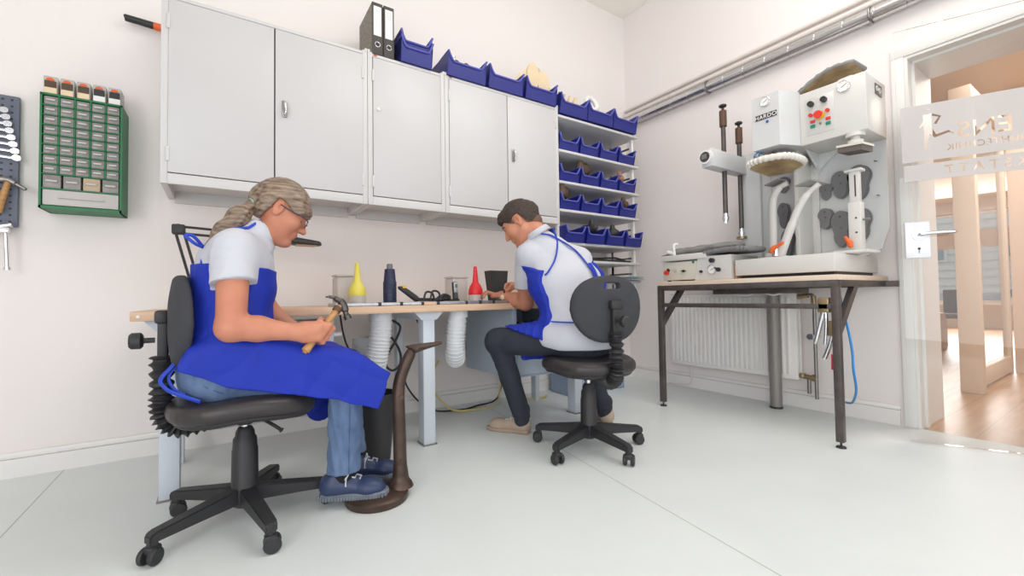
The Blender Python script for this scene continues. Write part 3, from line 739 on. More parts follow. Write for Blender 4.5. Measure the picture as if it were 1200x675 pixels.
for k in range(5):
    x = ox0+.008+k*.0555
    t = thing('dispenser_box', 'small clear box with orange label and dark pins on the green organiser, %s' % lb[k], 'box', (x+.023, oy+.05, oz1), 0, 'clear boxes on the green organiser')
    obj('case', MB().box((x, oy+.01, oz1), (x+.047, oy+.10, oz1+.085), .004), SEMI, t)
    obj('pins', MB().box((x+.004, oy+.008, oz1+.03), (x+.043, oy+.06, oz1+.062)), BLK if k > 2 else BROWN, t)
    obj('cardboard', MB().box((x+.003, oy+.007, oz1+.004), (x+.044, oy+.06, oz1+.03)), CREAM if k < 3 else PAPER, t)
    mb = MB(); mb.prism([(x+.0235+.014*math.cos(a), oy+.005, oz1+.064+.012*math.sin(a)) for a in np.linspace(0, PI, 10)], (0, .004, 0)); obj('orange_label', mb, ORG, t)
pb = thing('pegboard', 'grey perforated tool board at the left edge of the picture', 'tool board', (-1.1, YB, 1.16))
obj('board', MB().box((-1.4, 2.955, 1.16), (-.802, 2.975, 1.774), .004), TOOLG, pb)
m = MB()
for i in range(12):
    for j in range(20): m.box((-.83-.0+.0-i*.03, 2.953, 1.18+j*.03), (-.822-i*.03, 2.956, 1.188+j*.03))
obj('perforation', m, GAP, pb)
for i in range(8):
    z = 1.70-i*.031; L = .10+i*.008
    t = thing('spanner', 'steel open-end spanner on the grey tool board, number %s from the top' % ['one', 'two', 'three', 'four', 'five', 'six', 'seven', 'eight'][i], 'spanner', (-.87, 2.94, z), 0, 'spanners on the tool board')
    t['label'] = 'steel spanner on the grey tool board, %s down the row' % ['topmost', 'second', 'third', 'fourth', 'fifth', 'sixth', 'seventh', 'bottom one'][i]
    x1 = -.835+i*.006
    obj('handle', MB().box((x1-L, 2.94, z-.006), (x1-.004, 2.945, z+.006), .002, Matrix.Rotation(.06, 3, 'Y')), CHROME, t)
    jm = MB(); jm.prism([(x1-.012+.016*math.cos(a), 2.938, z-.002+.014*math.sin(a)) for a in np.linspace(.5, 2*PI-.5, 14)], (0, .008, 0)); obj('jaw', jm, CHROME, t)
t = thing('claw_hammer', 'old hammer with wooden handle hanging on the grey tool board', 'hammer', (-.83, 2.92, 1.25))
obj('handle', MB().tube([(-.826, 2.925, 1.362), (-.856, 2.925, 1.22)], [.011, .014]), HAMW, t)
obj('head', MB().tube(bez([(-.875, 2.925, 1.368), (-.83, 2.925, 1.372), (-.80, 2.925, 1.355), (-.767, 2.925, 1.332)]), [.014]*8+[.012]*8+[.008]*8+[.002]), STEEL, t)
t = thing('bench_vise', 'small chrome clamp hanging below the grey tool board', 'clamp', (-.83, 2.9, 1.0))
obj('spindle', MB().cyl((-.822, 2.92, .957), (-.83, 2.92, 1.14), .008).cyl((-.822, 2.92, .957), (-.8225, 2.92, .97), .013), CHROME, t)
obj('jaw', MB().box((-.9, 2.9, 1.125), (-.815, 2.94, 1.15), .006).cyl((-.9, 2.92, 1.14), (-.81, 2.92, 1.165), .011), CHROME, t)
t = thing('rubber_mallet', 'black-gripped tool with orange collar sticking out behind the left cabinet', 'tool', (-.35, 2.9, 2.25))
obj('grip', MB().tube([(-.434, 2.94, 2.277), (-.43, 2.94, 2.278), (-.315, 2.94, 2.272)], [.013, .017, .018]), BLK, t); obj('collar', MB().cyl((-.315, 2.94, 2.272), (-.25, 2.94, 2.269), .019), ORG, t)

# ================================================================ DUCT AND PIPES ON THE RIGHT WALL
dt = thing('ventilation_duct', 'shiny spiral metal duct running under the ceiling of the right wall', 'duct', (3.33, 1.5, 2.5))
PX, PZ = 3.335, 2.515
obj('pipe', MB().cyl((PX, -1.5, PZ), (PX, 2.97, PZ), .043, seg=28), PIPE, dt)
for y in np.arange(-.2, 2.9, .16): obj('spiral_seam', MB().tube([Vector((PX+.044*math.cos(a), y+.02*a/PI, PZ+.044*math.sin(a))) for a in np.linspace(0, 2*PI, 21)], .0022, 6), PIPE, dt)
for y in (2.05, .96): obj('clamp_ring', MB().tube([Vector((PX+.049*math.cos(a), y, PZ+.049*math.sin(a))) for a in np.linspace(0, 2*PI, 25)[:-1]], .006, 8, closed=True), STEEL, dt)
tag(obj('conduit', MB().cyl((3.37, -1.5, 2.655), (3.37, 2.97, 2.655), .014), PIPEW), 'thin painted pipe running above the metal duct', 'pipe')
tag(obj('heating_pipe', MB().cyl((3.368, -1.5, 2.60), (3.368, 2.97, 2.60), .02), PIPEW), 'thicker painted pipe between the thin pipe and the metal duct', 'pipe')

# ================================================================ RADIATOR
rd = thing('radiator', 'white panel radiator with vertical grooves under the machine table', 'radiator', (3.3, 1.92, .2))
obj('panel', MB().box((3.275, 1.415, .205), (3.305, 2.43, .80), .008), TRIM, rd)
m = MB()
for i in range(26): y = 1.455+i*.0372; m.box((3.262, y, .235), (3.28, y+.021, .775), .008)
obj('groove', m, TRIM, rd); obj('back_panel', MB().box((3.33, 1.415, .205), (3.35, 2.43, .80), .006), TRIM, rd); obj('top_grille', MB().box((3.278, 1.42, .79), (3.352, 2.425, .806), .003), LGREY, rd)
obj('wall_bracket', MB().box((3.352, 1.6, .3), (3.389, 1.64, .7)).box((3.352, 2.2, .3), (3.389, 2.24, .7)), LGREY, rd)
hp = thing('heating_pipe', 'grey copper heating pipe with brass fittings right of the radiator', 'pipe', (3.31, 1.33, 0))
obj('riser', MB().tube(bez([(3.31, 1.41, .775), (3.31, 1.36, .785), (3.31, 1.32, .77), (3.312, 1.318, .6), (3.31, 1.318, 0.09)]), .011), STEEL, hp)
obj('fitting', MB().cyl((3.31, 1.415, .775), (3.31, 1.35, .785), .017).cyl((3.31, 1.32, .78), (3.31, 1.318, .73), .016), BRASS, hp)
vl = thing('radiator_valve', 'brass radiator valve on a short stub pipe by the baseboard', 'valve', (3.3, 1.38, .1))
obj('body', MB().cyl((3.305, 1.415, .235), (3.305, 1.33, .228), .016).cyl((3.305, 1.40, .25), (3.305, 1.40, .23), .02), BRASS, vl); obj('stub', MB().cyl((3.305, 1.36, .23), (3.305, 1.36, .12), .012), STEEL, vl); obj('cap', MB().cyl((3.305, 1.34, .23), (3.305, 1.315, .228), .022), BRASS, vl)
tag(obj('wall_tap', MB().cyl((3.24, 1.318, .51), (3.37, 1.318, .51), .014).cyl((3.232, 1.318, .51), (3.25, 1.318, .51), .02), CHROME), 'small chrome tap on the upright heating pipe', 'tap')
tag(obj('drain_cable', MB().tube(bez([(3.33, 2.28, .2), (3.33, 2.27, .1), (3.335, 2.3, .03), (3.34, 2.5, .012)]), .004), PIPEW), 'thin pale cable hanging below the radiator', 'cable')

# ================================================================ WORKBENCH
wb = thing('workbench', 'long white-legged workbench with beech top along the back wall', 'workbench', (.9, 2.55, 0))
obj('tabletop', MB().box((-.30, 2.2, .727), (2.1, 2.93, .7645), .003), BENCHW, wb)
obj('dowel', MB().cyl((-.275, 2.197, .745), (-.275, 2.2015, .745), .006), WHT, wb)
for x in (-.18, .942, 2.03):
    l = obj('leg', MB().box((x-.034, 2.25, .0), (x+.034, 2.33, .70), .004), FRAMEG, wb)
    obj('top_bracket', MB().prism([(x-.085, 2.245, .727), (x+.085, 2.245, .727), (x+.045, 2.245, .683), (x-.045, 2.245, .683)], (0, .5, 0)), FRAMEG, l)
    obj('foot_plate', MB().box((x-.04, 2.24, 0), (x+.04, 2.34, .006)), STEEL, l)
    obj('rear_leg', MB().box((x-.02, 2.72, 0), (x+.02, 2.78, .70), .004), FRAMEG, l)
obj('cross_beam', MB().box((-.15, 2.70, .17), (.93, 2.73, .22), .003), FRAMEG, wb)
obj('modesty_panel', MB().box((.30, 2.32, .36), (.463, 2.5, .70), .003), FRAMEG, wb)
tag(obj('shelf_rod', MB().cyl((.463, 2.33, .625), (.50, 2.33, .625), .012), WHT), 'short white knob beside the panel under the bench', 'knob')
# extraction inlets let into the bench: metal strip
st = thing('extraction_strip', 'flat metal rail with black end blocks along the bench front edge', 'rail', (1.0, 2.25, .765))
obj('rail', MB().box((.45, 2.215, .765), (1.62, 2.40, .782), .002), mat('worn_aluminium', (176, 178, 184), .3, .7, var=.2, vscale=30), st)
for x in (.47, .655, .768, .885, .975, 1.15, 1.24, 1.33): obj('end_block', MB().box((x, 2.212, .765), (x+.016, 2.235, .784), .002), BLK, st)
obj('wood_insert', MB().box((.90, 2.2135, .766), (.965, 2.22, .781)), BENCHW, st)
# flexible ducts
def hose(cx, label, dx, dy, zb, path=None):
    t = thing('extraction_hose', label, 'hose', (cx, 2.45, .4), 0, 'white hoses under the bench')
    P = bez([(cx, 2.34, .735), (cx+.002, 2.34, .66), (cx+dx*.3, 2.345, .56), (cx+dx*.7, 2.36, .47), (cx+dx, 2.42, zb), (cx+dx*1.1, 2.52, zb-.01), (cx+dx, 2.60, zb+.08), (cx+dx*.9, 2.62, zb+.2)], 11)
    if path: P = bez(path, 9)
    rr = [.055+.002*math.sin(i*PI*.66) for i in range(len(P))]
    obj('duct', MB().tube(P, rr, 20), DUCT, t); obj('collar', MB().cyl((cx, 2.34, .685), (cx, 2.34, .727), .058), DUCT, t)
    for i in range(7, len(P)-6, 2):
        tn = (P[i+1]-P[i-1]).normalized(); u = tn.orthogonal().normalized(); v = tn.cross(u)
        obj('rib', MB().tube([P[i]+(u*math.cos(a)+v*math.sin(a))*.0565 for a in np.linspace(0, 2*PI, 21)[:-1]], .0036, 6, closed=True), WHT, t)
hose(.705, 'white ribbed extraction hose on the left, near the waste bin', -.03, 0, .37)
hose(1.165, 'white ribbed extraction hose on the right, next to the grey pedestal', -.005, 0, .42, [(1.165, 2.34, .735), (1.155, 2.34, .64), (1.15, 2.35, .55), (1.155, 2.365, .48), (1.185, 2.42, .435), (1.235, 2.52, .445), (1.27, 2.59, .52), (1.28, 2.6, .64)])
# pedestal
pd = thing('pedestal', 'blue-grey hanging pedestal under the bench with an open top drawer', 'drawer unit', (1.8, 2.5, .28))
m = MB(); m.box((1.5, 2.28, .29), (1.51, 2.88, .725)); m.box((2.0, 2.28, .29), (2.01, 2.88, .725)); m.box((1.51, 2.28, .29), (2.0, 2.88, .30)); m.box((1.51, 2.87, .30), (2.0, 2.88, .725)); m.box((1.5, 2.26, .29), (1.53, 2.28, .725)); m.box((1.53, 2.285, .44), (2.0, 2.86, .445))
obj('body', m, PEDG, pd)
obj('drawer', MB().box((1.535, 2.262, .305), (1.995, 2.282, .56), .003), PEDG, pd)
dd = obj('open_tray', MB().box((1.545, 2.27, .60), (1.99, 2.8, .61)).box((1.545, 2.27, .60), (1.99, 2.275, .635)), GAP, pd)
for i in range(6): a = Vector((1.56+i*.06, 2.32, .615)); tag(obj('hand_tool', MB().tube([a, a+Vector((.05, .22, .012))], .007, 8), [CHROME, BLK, WHT, BLUEC, CHROME, BROWN][i]), ['steel tool in the open bench drawer', 'black tool in the open bench drawer', 'white tool in the open bench drawer', 'blue handled tool in the open bench drawer', 'second steel tool lying right of the blue one in the drawer', 'brown tool at the right of the open bench drawer'][i], 'tool', 'tools in the open drawer')
# crate on the floor
cr = thing('plastic_crate', 'blue-grey plastic crate on the floor in the corner behind the man', 'crate', (2.66, 2.66, 0))
m = MB(); c0 = Vector((2.30, 2.68, 0)); a_ = Vector((.62, -.03, 0)); b_ = Vector((.02, .24, 0))
def quadbox(p, a, b, z0, z1):
    m.prism([p+Vector((0, 0, z0)), p+a+Vector((0, 0, z0)), p+a+b+Vector((0, 0, z0)), p+b+Vector((0, 0, z0))], (0, 0, z1-z0))
quadbox(c0, a_, b_*.04, 0, .24); quadbox(c0+b_*.96, a_, b_*.04, 0, .24); quadbox(c0, a_*.015, b_, 0, .24); quadbox(c0+a_*.985, a_*.015, b_, 0, .24); quadbox(c0, a_, b_, 0, .008)
obj('body', m, mat('crate_blue', (150, 168, 194), .5), cr)
m = MB(); quadbox(c0-Vector((.008, .008, 0)), a_*1.026, b_*.09, .215, .245); quadbox(c0+a_*.985, a_*.03, b_, .215, .245); obj('rim', m, mat('crate_blue', (150, 168, 194), .5), cr)
# cables
tag(obj('power_cable', MB().tube(bez([(1.02, 2.93, .42), (1.05, 2.9, .2), (1.2, 2.86, .03), (1.4, 2.8, .008), (1.55, 2.83, .008), (1.78, 2.9, .03), (1.86, 2.93, .3)]), .006), BLK), 'black power cable curling on the floor under the bench', 'cable')
tag(obj('power_cable', MB().tube(bez([(1.30, 2.93, .35), (1.22, 2.9, .2), (1.32, 2.8, .03), (1.48, 2.74, .01), (1.68, 2.78, .01), (1.80, 2.9, .1), (1.84, 2.93, .34)]), .007), CYEL), 'yellow cable looping down to the floor under the bench', 'cable')
tag(obj('power_cable', MB().tube(bez([(1.9, 2.93, .3), (1.88, 2.86, .1), (1.95, 2.76, .02), (2.1, 2.74, .012), (2.16, 2.78, .012)]), .007), CYEL), 'short yellow cable behind the man\'s leg', 'cable')
tag(obj('power_cable', MB().tube(bez([(.76, 2.5, .67), (.80, 2.5, .68), (.865, 2.5, .64), (.84, 2.5, .56), (.79, 2.5, .48), (.78, 2.5, .42), (.82, 2.5, .385), (.865, 2.5, .42), (.86, 2.5, .5), (.80, 2.5, .6), (.755, 2.5, .67)]), .007), BLK), 'black cable looped in a figure of eight under the bench', 'cable')
tag(obj('power_cable', MB().tube(bez([(.53, 2.5, .72), (.55, 2.52, .62), (.57, 2.5, .54), (.62, 2.48, .46)]), .005), BLK), 'thin black cable hanging left of the left hose', 'cable')
tag(obj('power_cable', MB().tube(bez([(.925, 2.40, .69), (.955, 2.4, .62), (.955, 2.4, .5)]), .007), BLK), 'black cable end hanging beside the middle bench leg', 'cable')
tag(obj('power_cable', MB().tube(bez([(.40, 2.5, .56), (.48, 2.5, .545), (.56, 2.5, .535)]), .006), BLK), 'thin black cable running level left of the left hose', 'cable')
m = MB(); m.box((.49, 2.5, .44), (.62, 2.62, .52), .01); m.tube(bez([(.5, 2.5, .5), (.55, 2.47, .46), (.6, 2.48, .5), (.62, 2.5, .44)]), .01); tag(obj('transformer', m, BLK), 'black power supply hanging under the bench beside the left hose', 'power supply')
tag(obj('plug', MB().box((.78, 2.86, .42), (.93, 2.93, .56), .012).cyl((.87, 2.86, .5), (.87, 2.84, .5), .025), SEMI), 'clear socket box on the wall behind the looped cable', 'socket')

# things on the bench
def glue_pot(x, col, name, sc, label, y=2.45):
    t = thing('glue_dispenser', label, 'glue bottle', (x, y, .783))
    z = .783 if y < 2.41 else .7655
    obj('pot', MB().lathe((x, y, z), [(.042*sc, 0), (.048*sc, .006), (.048*sc, .05), (.044*sc, .058), (0, .058)]), SEMI, t)
    c = .058
    obj('cone_lid', MB().lathe((x, y, z), [(.047*sc, c-.004), (.049*sc, c+.004), (.047*sc, c+.03), (.035*sc, c+.055), (.021*sc, c+.075), (.016*sc, c+.12), (.011*sc, c+.175), (.0065*sc, c+.178), (0, c+.178)]), col, t)
glue_pot(.610, YEL, 'yellow', .95, 'glue pot with tall yellow cone lid on the bench')
glue_pot(1.345, RED, 'red', .95, 'glue pot with tall red cone lid on the bench')
for x, l in ((.545, 'cloudy plastic tub behind the yellow glue pot'), (1.235, 'cloudy plastic tub left of the red glue pot')):
    t = thing('plastic_tub', l, 'tub', (x+.03, 2.6, .7655)); obj('tub', MB().box((x-.02 if x < 1 else x, 2.55, .7655), (x+.10 if x < 1 else x+.11, 2.68, .93), .012), SEMI, t); obj('lid', MB().box((x-.023 if x < 1 else x-.003, 2.547, .93), (x+.103 if x < 1 else x+.113, 2.683, .942), .005), SEMI, t)
t = thing('heat_gun', 'dark navy ribbed heat gun standing on the bench', 'canister', (.79, 2.45, .7655))  # heat gun standing upright, nozzle on top
obj('body', MB().lathe((.79, 2.45, .7655), [(.036, 0), (.037, .01), (.037, .13), (.034, .135), (.028, .205), (0, .205)]), NAVYP, t); obj('nozzle', MB().lathe((.79, 2.45, .7655), [(.017, .2), (.017, .225), (.014, .235), (.010, .235), (.010, .225), (0, .225)]), DGREY, t)
for k in range(5): obj('rib', MB().lathe((.79, 2.45, .7655+.02+k*.024), [(.0365, 0), (.0385, .003), (.0365, .006)]), NAVYP, t)
t = thing('sandal', 'black strappy sandal lying on the bench beside the heat gun', 'sandal', (.98, 2.36, .782))
s = SDF(); s.rc((.815, 2.345, .865), (.90, 2.34, .802), .016, .018, k=.02); s.rc((.91, 2.34, .795), (1.06, 2.36, .792), .010, .009, k=.01); s.rc((1.06, 2.36, .80), (1.11, 2.36, .803), .018, .018, k=.02)
obj('sole', s.mesh('sole', (.8, 2.28, .76), (1.2, 2.42, .87), .004), BLK, t)
for a, b, h in ((.97, .02, .045), (1.01, .02, .05), (1.07, .02, .03)): obj('strap', MB().tube(bez([(a-.025, 2.33, .79), (a-.01, 2.33, .79+h), (a+.03, 2.34, .79+h*.9), (a+.045, 2.34, .79)]), .006, 8), BLK, t)
obj('buckle', MB().box((.822, 2.324, .858), (.842, 2.330, .874), .002), mat('yellow_tag', (216, 170, 60), .5), t)
t = thing('cordless_phone', 'silver and black cordless phone standing in its cradle on the bench', 'phone', (1.185, 2.42, .77))
ph = MB(); ph.box((1.168, 2.41, .785), (1.203, 2.43, .90), .008, Matrix.Rotation(-.06, 3, 'Y')); obj('handset', ph, BLK, t)
obj('front_plate', MB().box((1.172, 2.404, .835), (1.198, 2.411, .897), .004, Matrix.Rotation(-.06, 3, 'Y')), mat('silver', (190, 192, 196), .35, .5), t); obj('screen', MB().box((1.176, 2.402, .865), (1.194, 2.405, .885), .001), mat('screen_grey', (110, 116, 112), .3), t)
m = MB()
for i in range(4):
    for j in range(3): m.box((1.175+j*.008, 2.404, .80+i*.009), (1.180+j*.008, 2.41, .805+i*.009))
obj('key', m, DGREY, t); obj('cradle', MB().box((1.145, 2.395, .7825), (1.205, 2.46, .795), .004), BLK, t)
tag(obj('container', MB().prism([(1.515, 2.55, .985), (1.66, 2.55, .985), (1.64, 2.55, .77), (1.545, 2.55, .77)], (0, .08, 0)), mat('black_tub', (46, 46, 48), .5)), 'dark tapered bin standing on the bench behind the man\'s hands', 'container')
t = thing('bench_clamp', 'small silver hook tool standing at the right end of the rail', 'tool', (1.44, 2.3, .783))
obj('base', MB().box((1.415, 2.28, .7825), (1.45, 2.32, .80), .003), STEEL, t); obj('hook', MB().tube(bez([(1.42, 2.3, .80), (1.43, 2.3, .81), (1.445, 2.3, .83), (1.45, 2.3, .836)]), .004), BLK, t)
tag(obj('end_stop', MB().box((1.475, 2.24, .765), (1.505, 2.30, .81), .004), BLK), 'black stop block where the man holds his work', 'block')
# desk lamp
dl = thing('desk_lamp', 'black articulated desk lamp behind the woman', 'lamp', (-.06, 2.8, .76))
ax, ay, az = -.19, 2.75, 1.17
obj('base', MB().cyl((-.10, 2.78, .7655), (-.10, 2.78, .80), .05, .04), BLK, dl)
for o in (-.017, .017): obj('lower_arm', MB().tube([(ax+o, ay, az), (-.10+o, 2.78, .80)], .0065, 8), BLK, dl)
for o in (0.012, -.022): obj('upper_arm', MB().tube([(ax, ay, az+o), (.30, ay-.03, az-.028+o)], .0065, 8), BLK, dl)
obj('joint', MB().box((ax-.028, ay-.018, az-.03), (ax+.028, ay+.018, az+.022), .008).cyl((ax, ay-.024, az), (ax, ay+.024, az), .022), BLK, dl)
s = SDF(); s.rc((.33, 2.70, 1.128), (.45, 2.70, 1.118), .028, .022, sq=((0, 1, 0), 2.0), k=.01); s.half((.4, 2.7, 1.112), (0, 0, -1))
hd = obj('lamp_head', s.mesh('lamp_head', (.28, 2.6, 1.08), (.5, 2.8, 1.18), .004), BLK, dl)
obj('reflector', MB().box((.335, 2.665, 1.107), (.44, 2.735, 1.113), .003), mat('warm_reflector', (196, 150, 112), .4), hd)

# ================================================================ WASTE BIN AND SHOEMAKER'S ANVIL
bk = thing('waste_bin', 'black plastic waste bin on the floor beside the iron shoe anvil', 'waste bin', (.63, 2.24, 0))
obj('bin', MB().lathe((.635, 2.225, 0), [(.078, 0), (.102, .31), (.107, .31), (.107, .33), (.099, .33), (.098, .30), (.075, .01), (0, .01)], 32), BLK, bk)
av = thing('shoe_anvil', 'dark cast-iron cobbler\'s anvil post with foot-shaped top', 'anvil', (.53, 1.77, 0))
obj('base', MB().lathe((.515, 1.775, 0), [(.118, 0), (.122, .006), (.122, .026), (.114, .034), (.07, .042), (0, .044)], 36), IRON, av)
pp = bez([(.607, 1.76, .035), (.6065, 1.76, .10), (.604, 1.76, .22), (.601, 1.76, .33), (.600, 1.76, .41), (.607, 1.76, .465), (.628, 1.76, .52), (.650, 1.76, .565), (.668, 1.76, .597)], 6)
rr_ = np.interp([p.z for p in pp], [.035, .05, .065, .09, .13, .4, .5, .56, .6], [.052, .046, .034, .031, .0265, .0255, .0235, .023, .017])
po = obj('post', MB().tube(pp, list(rr_), 20), IRON, av)
s = SDF(); s.rc((.668, 1.76, .590), (.79, 1.76, .606), .019, .007, k=.02, sq=((0, 1, 0), 1.8)); s.rc((.672, 1.76, .590), (.640, 1.76, .602), .015, .007, k=.01, sq=((0, 1, 0), 2.2)); s.half((.7, 1.76, .6115), (-.12, 0, 1))
obj('foot_plate', s.mesh('foot_plate', (.6, 1.66, .55), (.83, 1.86, .64), .0035), IRON, av)
for z in (.14, .40): obj('bolt', MB().cyl((.603, 1.734, z), (.603, 1.73, z), .010), IRON, av)

# ================================================================ MACHINE TABLE
mt = thing('machine_table', 'dark steel table frame with pale wooden top carrying the press', 'table', (3.0, 1.5, 0))
TX0, TX1, TY0, TY1, TZ0 = 2.64, 3.37, .938, 2.06, .895
obj('tabletop', MB().box((TX0, TY0, .867), (3.372, TY1, TZ0), .002), PALEW, mt)
m = MB(); m.box((TX0, TY0, .832), (TX0+.04, TY1, .8668), .002); m.box((TX1-.04, .885, .832), (TX1, TY1, .8668), .002); m.box((TX0, TY0, .832), (TX1, TY0+.04, .8668), .002); m.box((TX0, TY1-.04, .832), (TX1, TY1, .8668), .002)
obj('top_frame', m, DSTEEL, mt)
for y in (TY0, TY1-.035):
    for x in (TX0,):
        l = obj('leg', MB().box((x, y, .03), (x+.036, y+.035, .833), .002), DSTEEL, mt)
        obj('levelling_foot', MB().cyl((x+.018, y+.0175, .006), (x+.018, y+.0175, .04), .005).cyl((x+.018, y+.0175, 0), (x+.018, y+.0175, .008), .024, .02), BLK, l)
    R = Matrix.Rotation(math.radians(-38), 3, 'Y')
    obj('brace', MB().prism([(TX0+.034, y+.005, .57), (TX0+.034, y+.005, .635), (TX0+.225, y+.005, .833), (TX0+.285, y+.005, .833)], (0, .028, 0)), DSTEEL, mt)
obj('stretcher', MB().box((TX0+.004, TY0+.03, .714), (TX0+.03, TY1-.03, .742), .002), DSTEEL, mt)
pl_ = obj('round_post', MB().cyl((3.227, 1.538, .012), (3.227, 1.538, .866), .038, seg=28), POSTG, mt); obj('post_foot', MB().cyl((3.227, 1.538, 0), (3.227, 1.538, .014), .041, seg=28), BLK, pl_)
obj('under_shelf', MB().box((3.0, 1.3, .80), (3.2, 1.85, .832), .003), DSTEEL, mt)
tag(obj('air_hose', MB().tube(bez([(3.05, 1.1, .84), (2.95, 1.04, .78), (2.86, 1.0, .70), (2.80, .96, .62), (2.75, .925, .50), (2.73, .915, .40), (2.80, .93, .28), (3.1, 1.05, .15), (3.3, 1.15, .10)]), .006), BLUEC), 'bright blue air hose hanging behind the right table leg', 'hose')
tag(obj('white_cable', MB().tube(bez([(3.1, 1.8, .83), (3.05, 1.7, .80), (3.05, 1.62, .79), (3.05, 1.55, .815), (3.05, 1.45, .79), (3.1, 1.38, .82)]), .005), WHT), 'white cable sagging under the machine table', 'cable')
def pliers(c, lab, hcol, ln):
    t = thing('locking_pliers', lab, 'pliers', c); c = Vector(c)
    obj('jaw', MB().box(c+Vector((-.024, -.028, -.03)), c+Vector((.024, .028, .05)), .008), BRASS, t)
    a = obj('upper_handle', MB().tube(bez([c, c+Vector((.0, .018, -.07)), c+Vector((0, .05, -ln))]), [.013]*8+[.012]*8+[.007]), CHROME, t)
    b = obj('lower_handle', MB().tube(bez([c, c+Vector((0, -.004, -.08)), c+Vector((0, .004, -ln))]), [.012]*8+[.009]*8+[.008]), CHROME, t)
    if hcol: obj('red_grip', MB().tube([c+Vector((0, .003, -ln*.8)), c+Vector((0, .005, -ln*1.3))], .013), hcol, t)
    return t
pliers((2.668, 1.012, .725), 'steel locking pliers clamped on the table stretcher', None, .20)
pliers((2.70, .985, .60), 'locking pliers with red grip clamped by the right table leg', RED, .16)

# ================================================================ SHOE PRESS
hm = thing('sole_press', 'grey double sole press with control box, dials and orange levers', 'machine', (3.0, 1.2, .895))
m = MB(); m.box((2.70, .97, .915), (3.32, 1.51, 1.015), .006); obj('base_slab', m, MACHW, hm)
obj('base_foot', MB().box((2.74, .985, .896), (3.28, 1.49, .916)), BLK, hm)
# back plate with clipped lower corner and left column
m = MB(); m.prism([(3.156, .862, 1.68), (3.156, .862, 1.17), (3.156, .90, 1.05), (3.156, .97, 1.016), (3.156, 1.50, 1.016), (3.156, 1.50, 1.80), (3.156, .862, 1.80)], (.02, 0, 0)); obj('back_plate', m, MACH, hm)
obj('side_column', MB().box((3.12, 1.55, .897), (3.2, 1.69, 1.80), .004).box((3.15, 1.49, .897), (3.2, 1.56, 1.80), .004), MACH, hm)
obj('center_web', MB().box((2.95, 1.238, 1.016), (3.16, 1.262, 1.69), .003).box((3.135, 1.20, 1.016), (3.158, 1.33, 1.69), .003), MACHW, hm)
obj('gusset', MB().prism([(3.15, 1.222, 1.70), (3.15, 1.222, 1.55), (3.15, 1.06, 1.70)], (-.02, 0, 0)).prism([(3.15, 1.20, 1.56), (3.15, 1.20, 1.69), (2.95, 1.20, 1.69)], (0, -.012, 0)), MACH, hm)
# control box
cb = obj('control_box', MB().box((2.865, .858, 1.675), (3.156, 1.182, 1.985), .005), MACHW, hm)
pn = obj('control_panel', MB().box((2.862, 1.006, 1.722), (2.866, 1.15, 1.94), .001), mat('panel_silver', (204, 204, 202), .35, .2), cb)
def fy(y, z): return Vector((2.862, y, z))
for y, z in ((1.118, 1.902), (1.052, 1.905)): obj('knob', MB().cyl(fy(y, z), fy(y, z)-Vector((.022, 0, 0)), .0155), BLK, pn)
obj('emergency_stop', MB().cyl(fy(1.078, 1.825), fy(1.078, 1.825)-Vector((.02, 0, 0)), .012).cyl(fy(1.078, 1.825)-Vector((.018, 0, 0)), fy(1.078, 1.825)-Vector((.03, 0, 0)), .021), REDD, pn)
obj('stop_collar', MB().cyl(fy(1.075, 1.823), fy(1.075, 1.823)-Vector((.006, 0, 0)), .025), mat('yellow_ring', (224, 176, 60), .5), pn)
for y, z in ((1.122, 1.838), (1.036, 1.838)): obj('red_button', MB().cyl(fy(y, z), fy(y, z)-Vector((.014, 0, 0)), .010), REDD, pn)
for y, z in ((1.113, 1.798), (1.035, 1.792)): obj('red_switch', MB().box(fy(y-.012, z-.008)-Vector((.008, 0, 0)), fy(y+.012, z+.008), .002), REDD, pn)
for y, z in ((1.113, 1.770), (1.035, 1.764)): obj('green_switch', MB().box(fy(y-.012, z-.009)-Vector((.008, 0, 0)), fy(y+.012, z+.009), .002), GRNB, pn)
obj('key_switch', MB().cyl(fy(1.074, 1.775), fy(1.074, 1.775)-Vector((.008, 0, 0)), .006), BRASS, pn)
def dial(c, n, r, par):
    c = Vector(c); n = Vector(n).normalized(); u = n.orthogonal().normalized(); v = n.cross(u)
    d = obj('pressure_gauge', MB().cyl(c, c+n*.006, r), DIALW, par)
    obj('gauge_rim', MB().tube([c+n*.006+(u*math.cos(a)+v*math.sin(a))*r for a in np.linspace(0, 2*PI, 25)[:-1]], r*.09, 8, closed=True), CHROME, d)
    z = Vector((0, 0, 1)); s_ = n.cross(z).normalized()
    obj('needle', MB().tube([c+n*.008-s_*r*.5+z*r*.3, c+n*.008+s_*r*.35-z*r*.2], r*.04, 6), GAP, d)
    m = MB()
    for a in np.linspace(-2.2, 2.2, 9): q = s_*math.sin(a)+z*math.cos(a); m.tube([c+n*.007+q*r*.7, c+n*.007+q*r*.85], r*.03, 5)
    obj('gauge_tick', m, GAP, d)
dial((2.864, .957, 1.945), (-1, 0, 0), .030, cb)
obj('type_plate', MB().box((2.99, .8545, 1.895), (3.09, .858, 1.955), .001), mat('plate_dark', (92, 88, 82), .5), cb)
for x, z in ((3.01, 1.927), (3.05, 1.922)): obj('plate_emblem', MB().tube([Vector((x+.013*math.cos(a), .853, z+.013*math.sin(a))) for a in np.linspace(0, 2*PI, 15)[:-1]], .003, 6, closed=True), MACHW, cb)
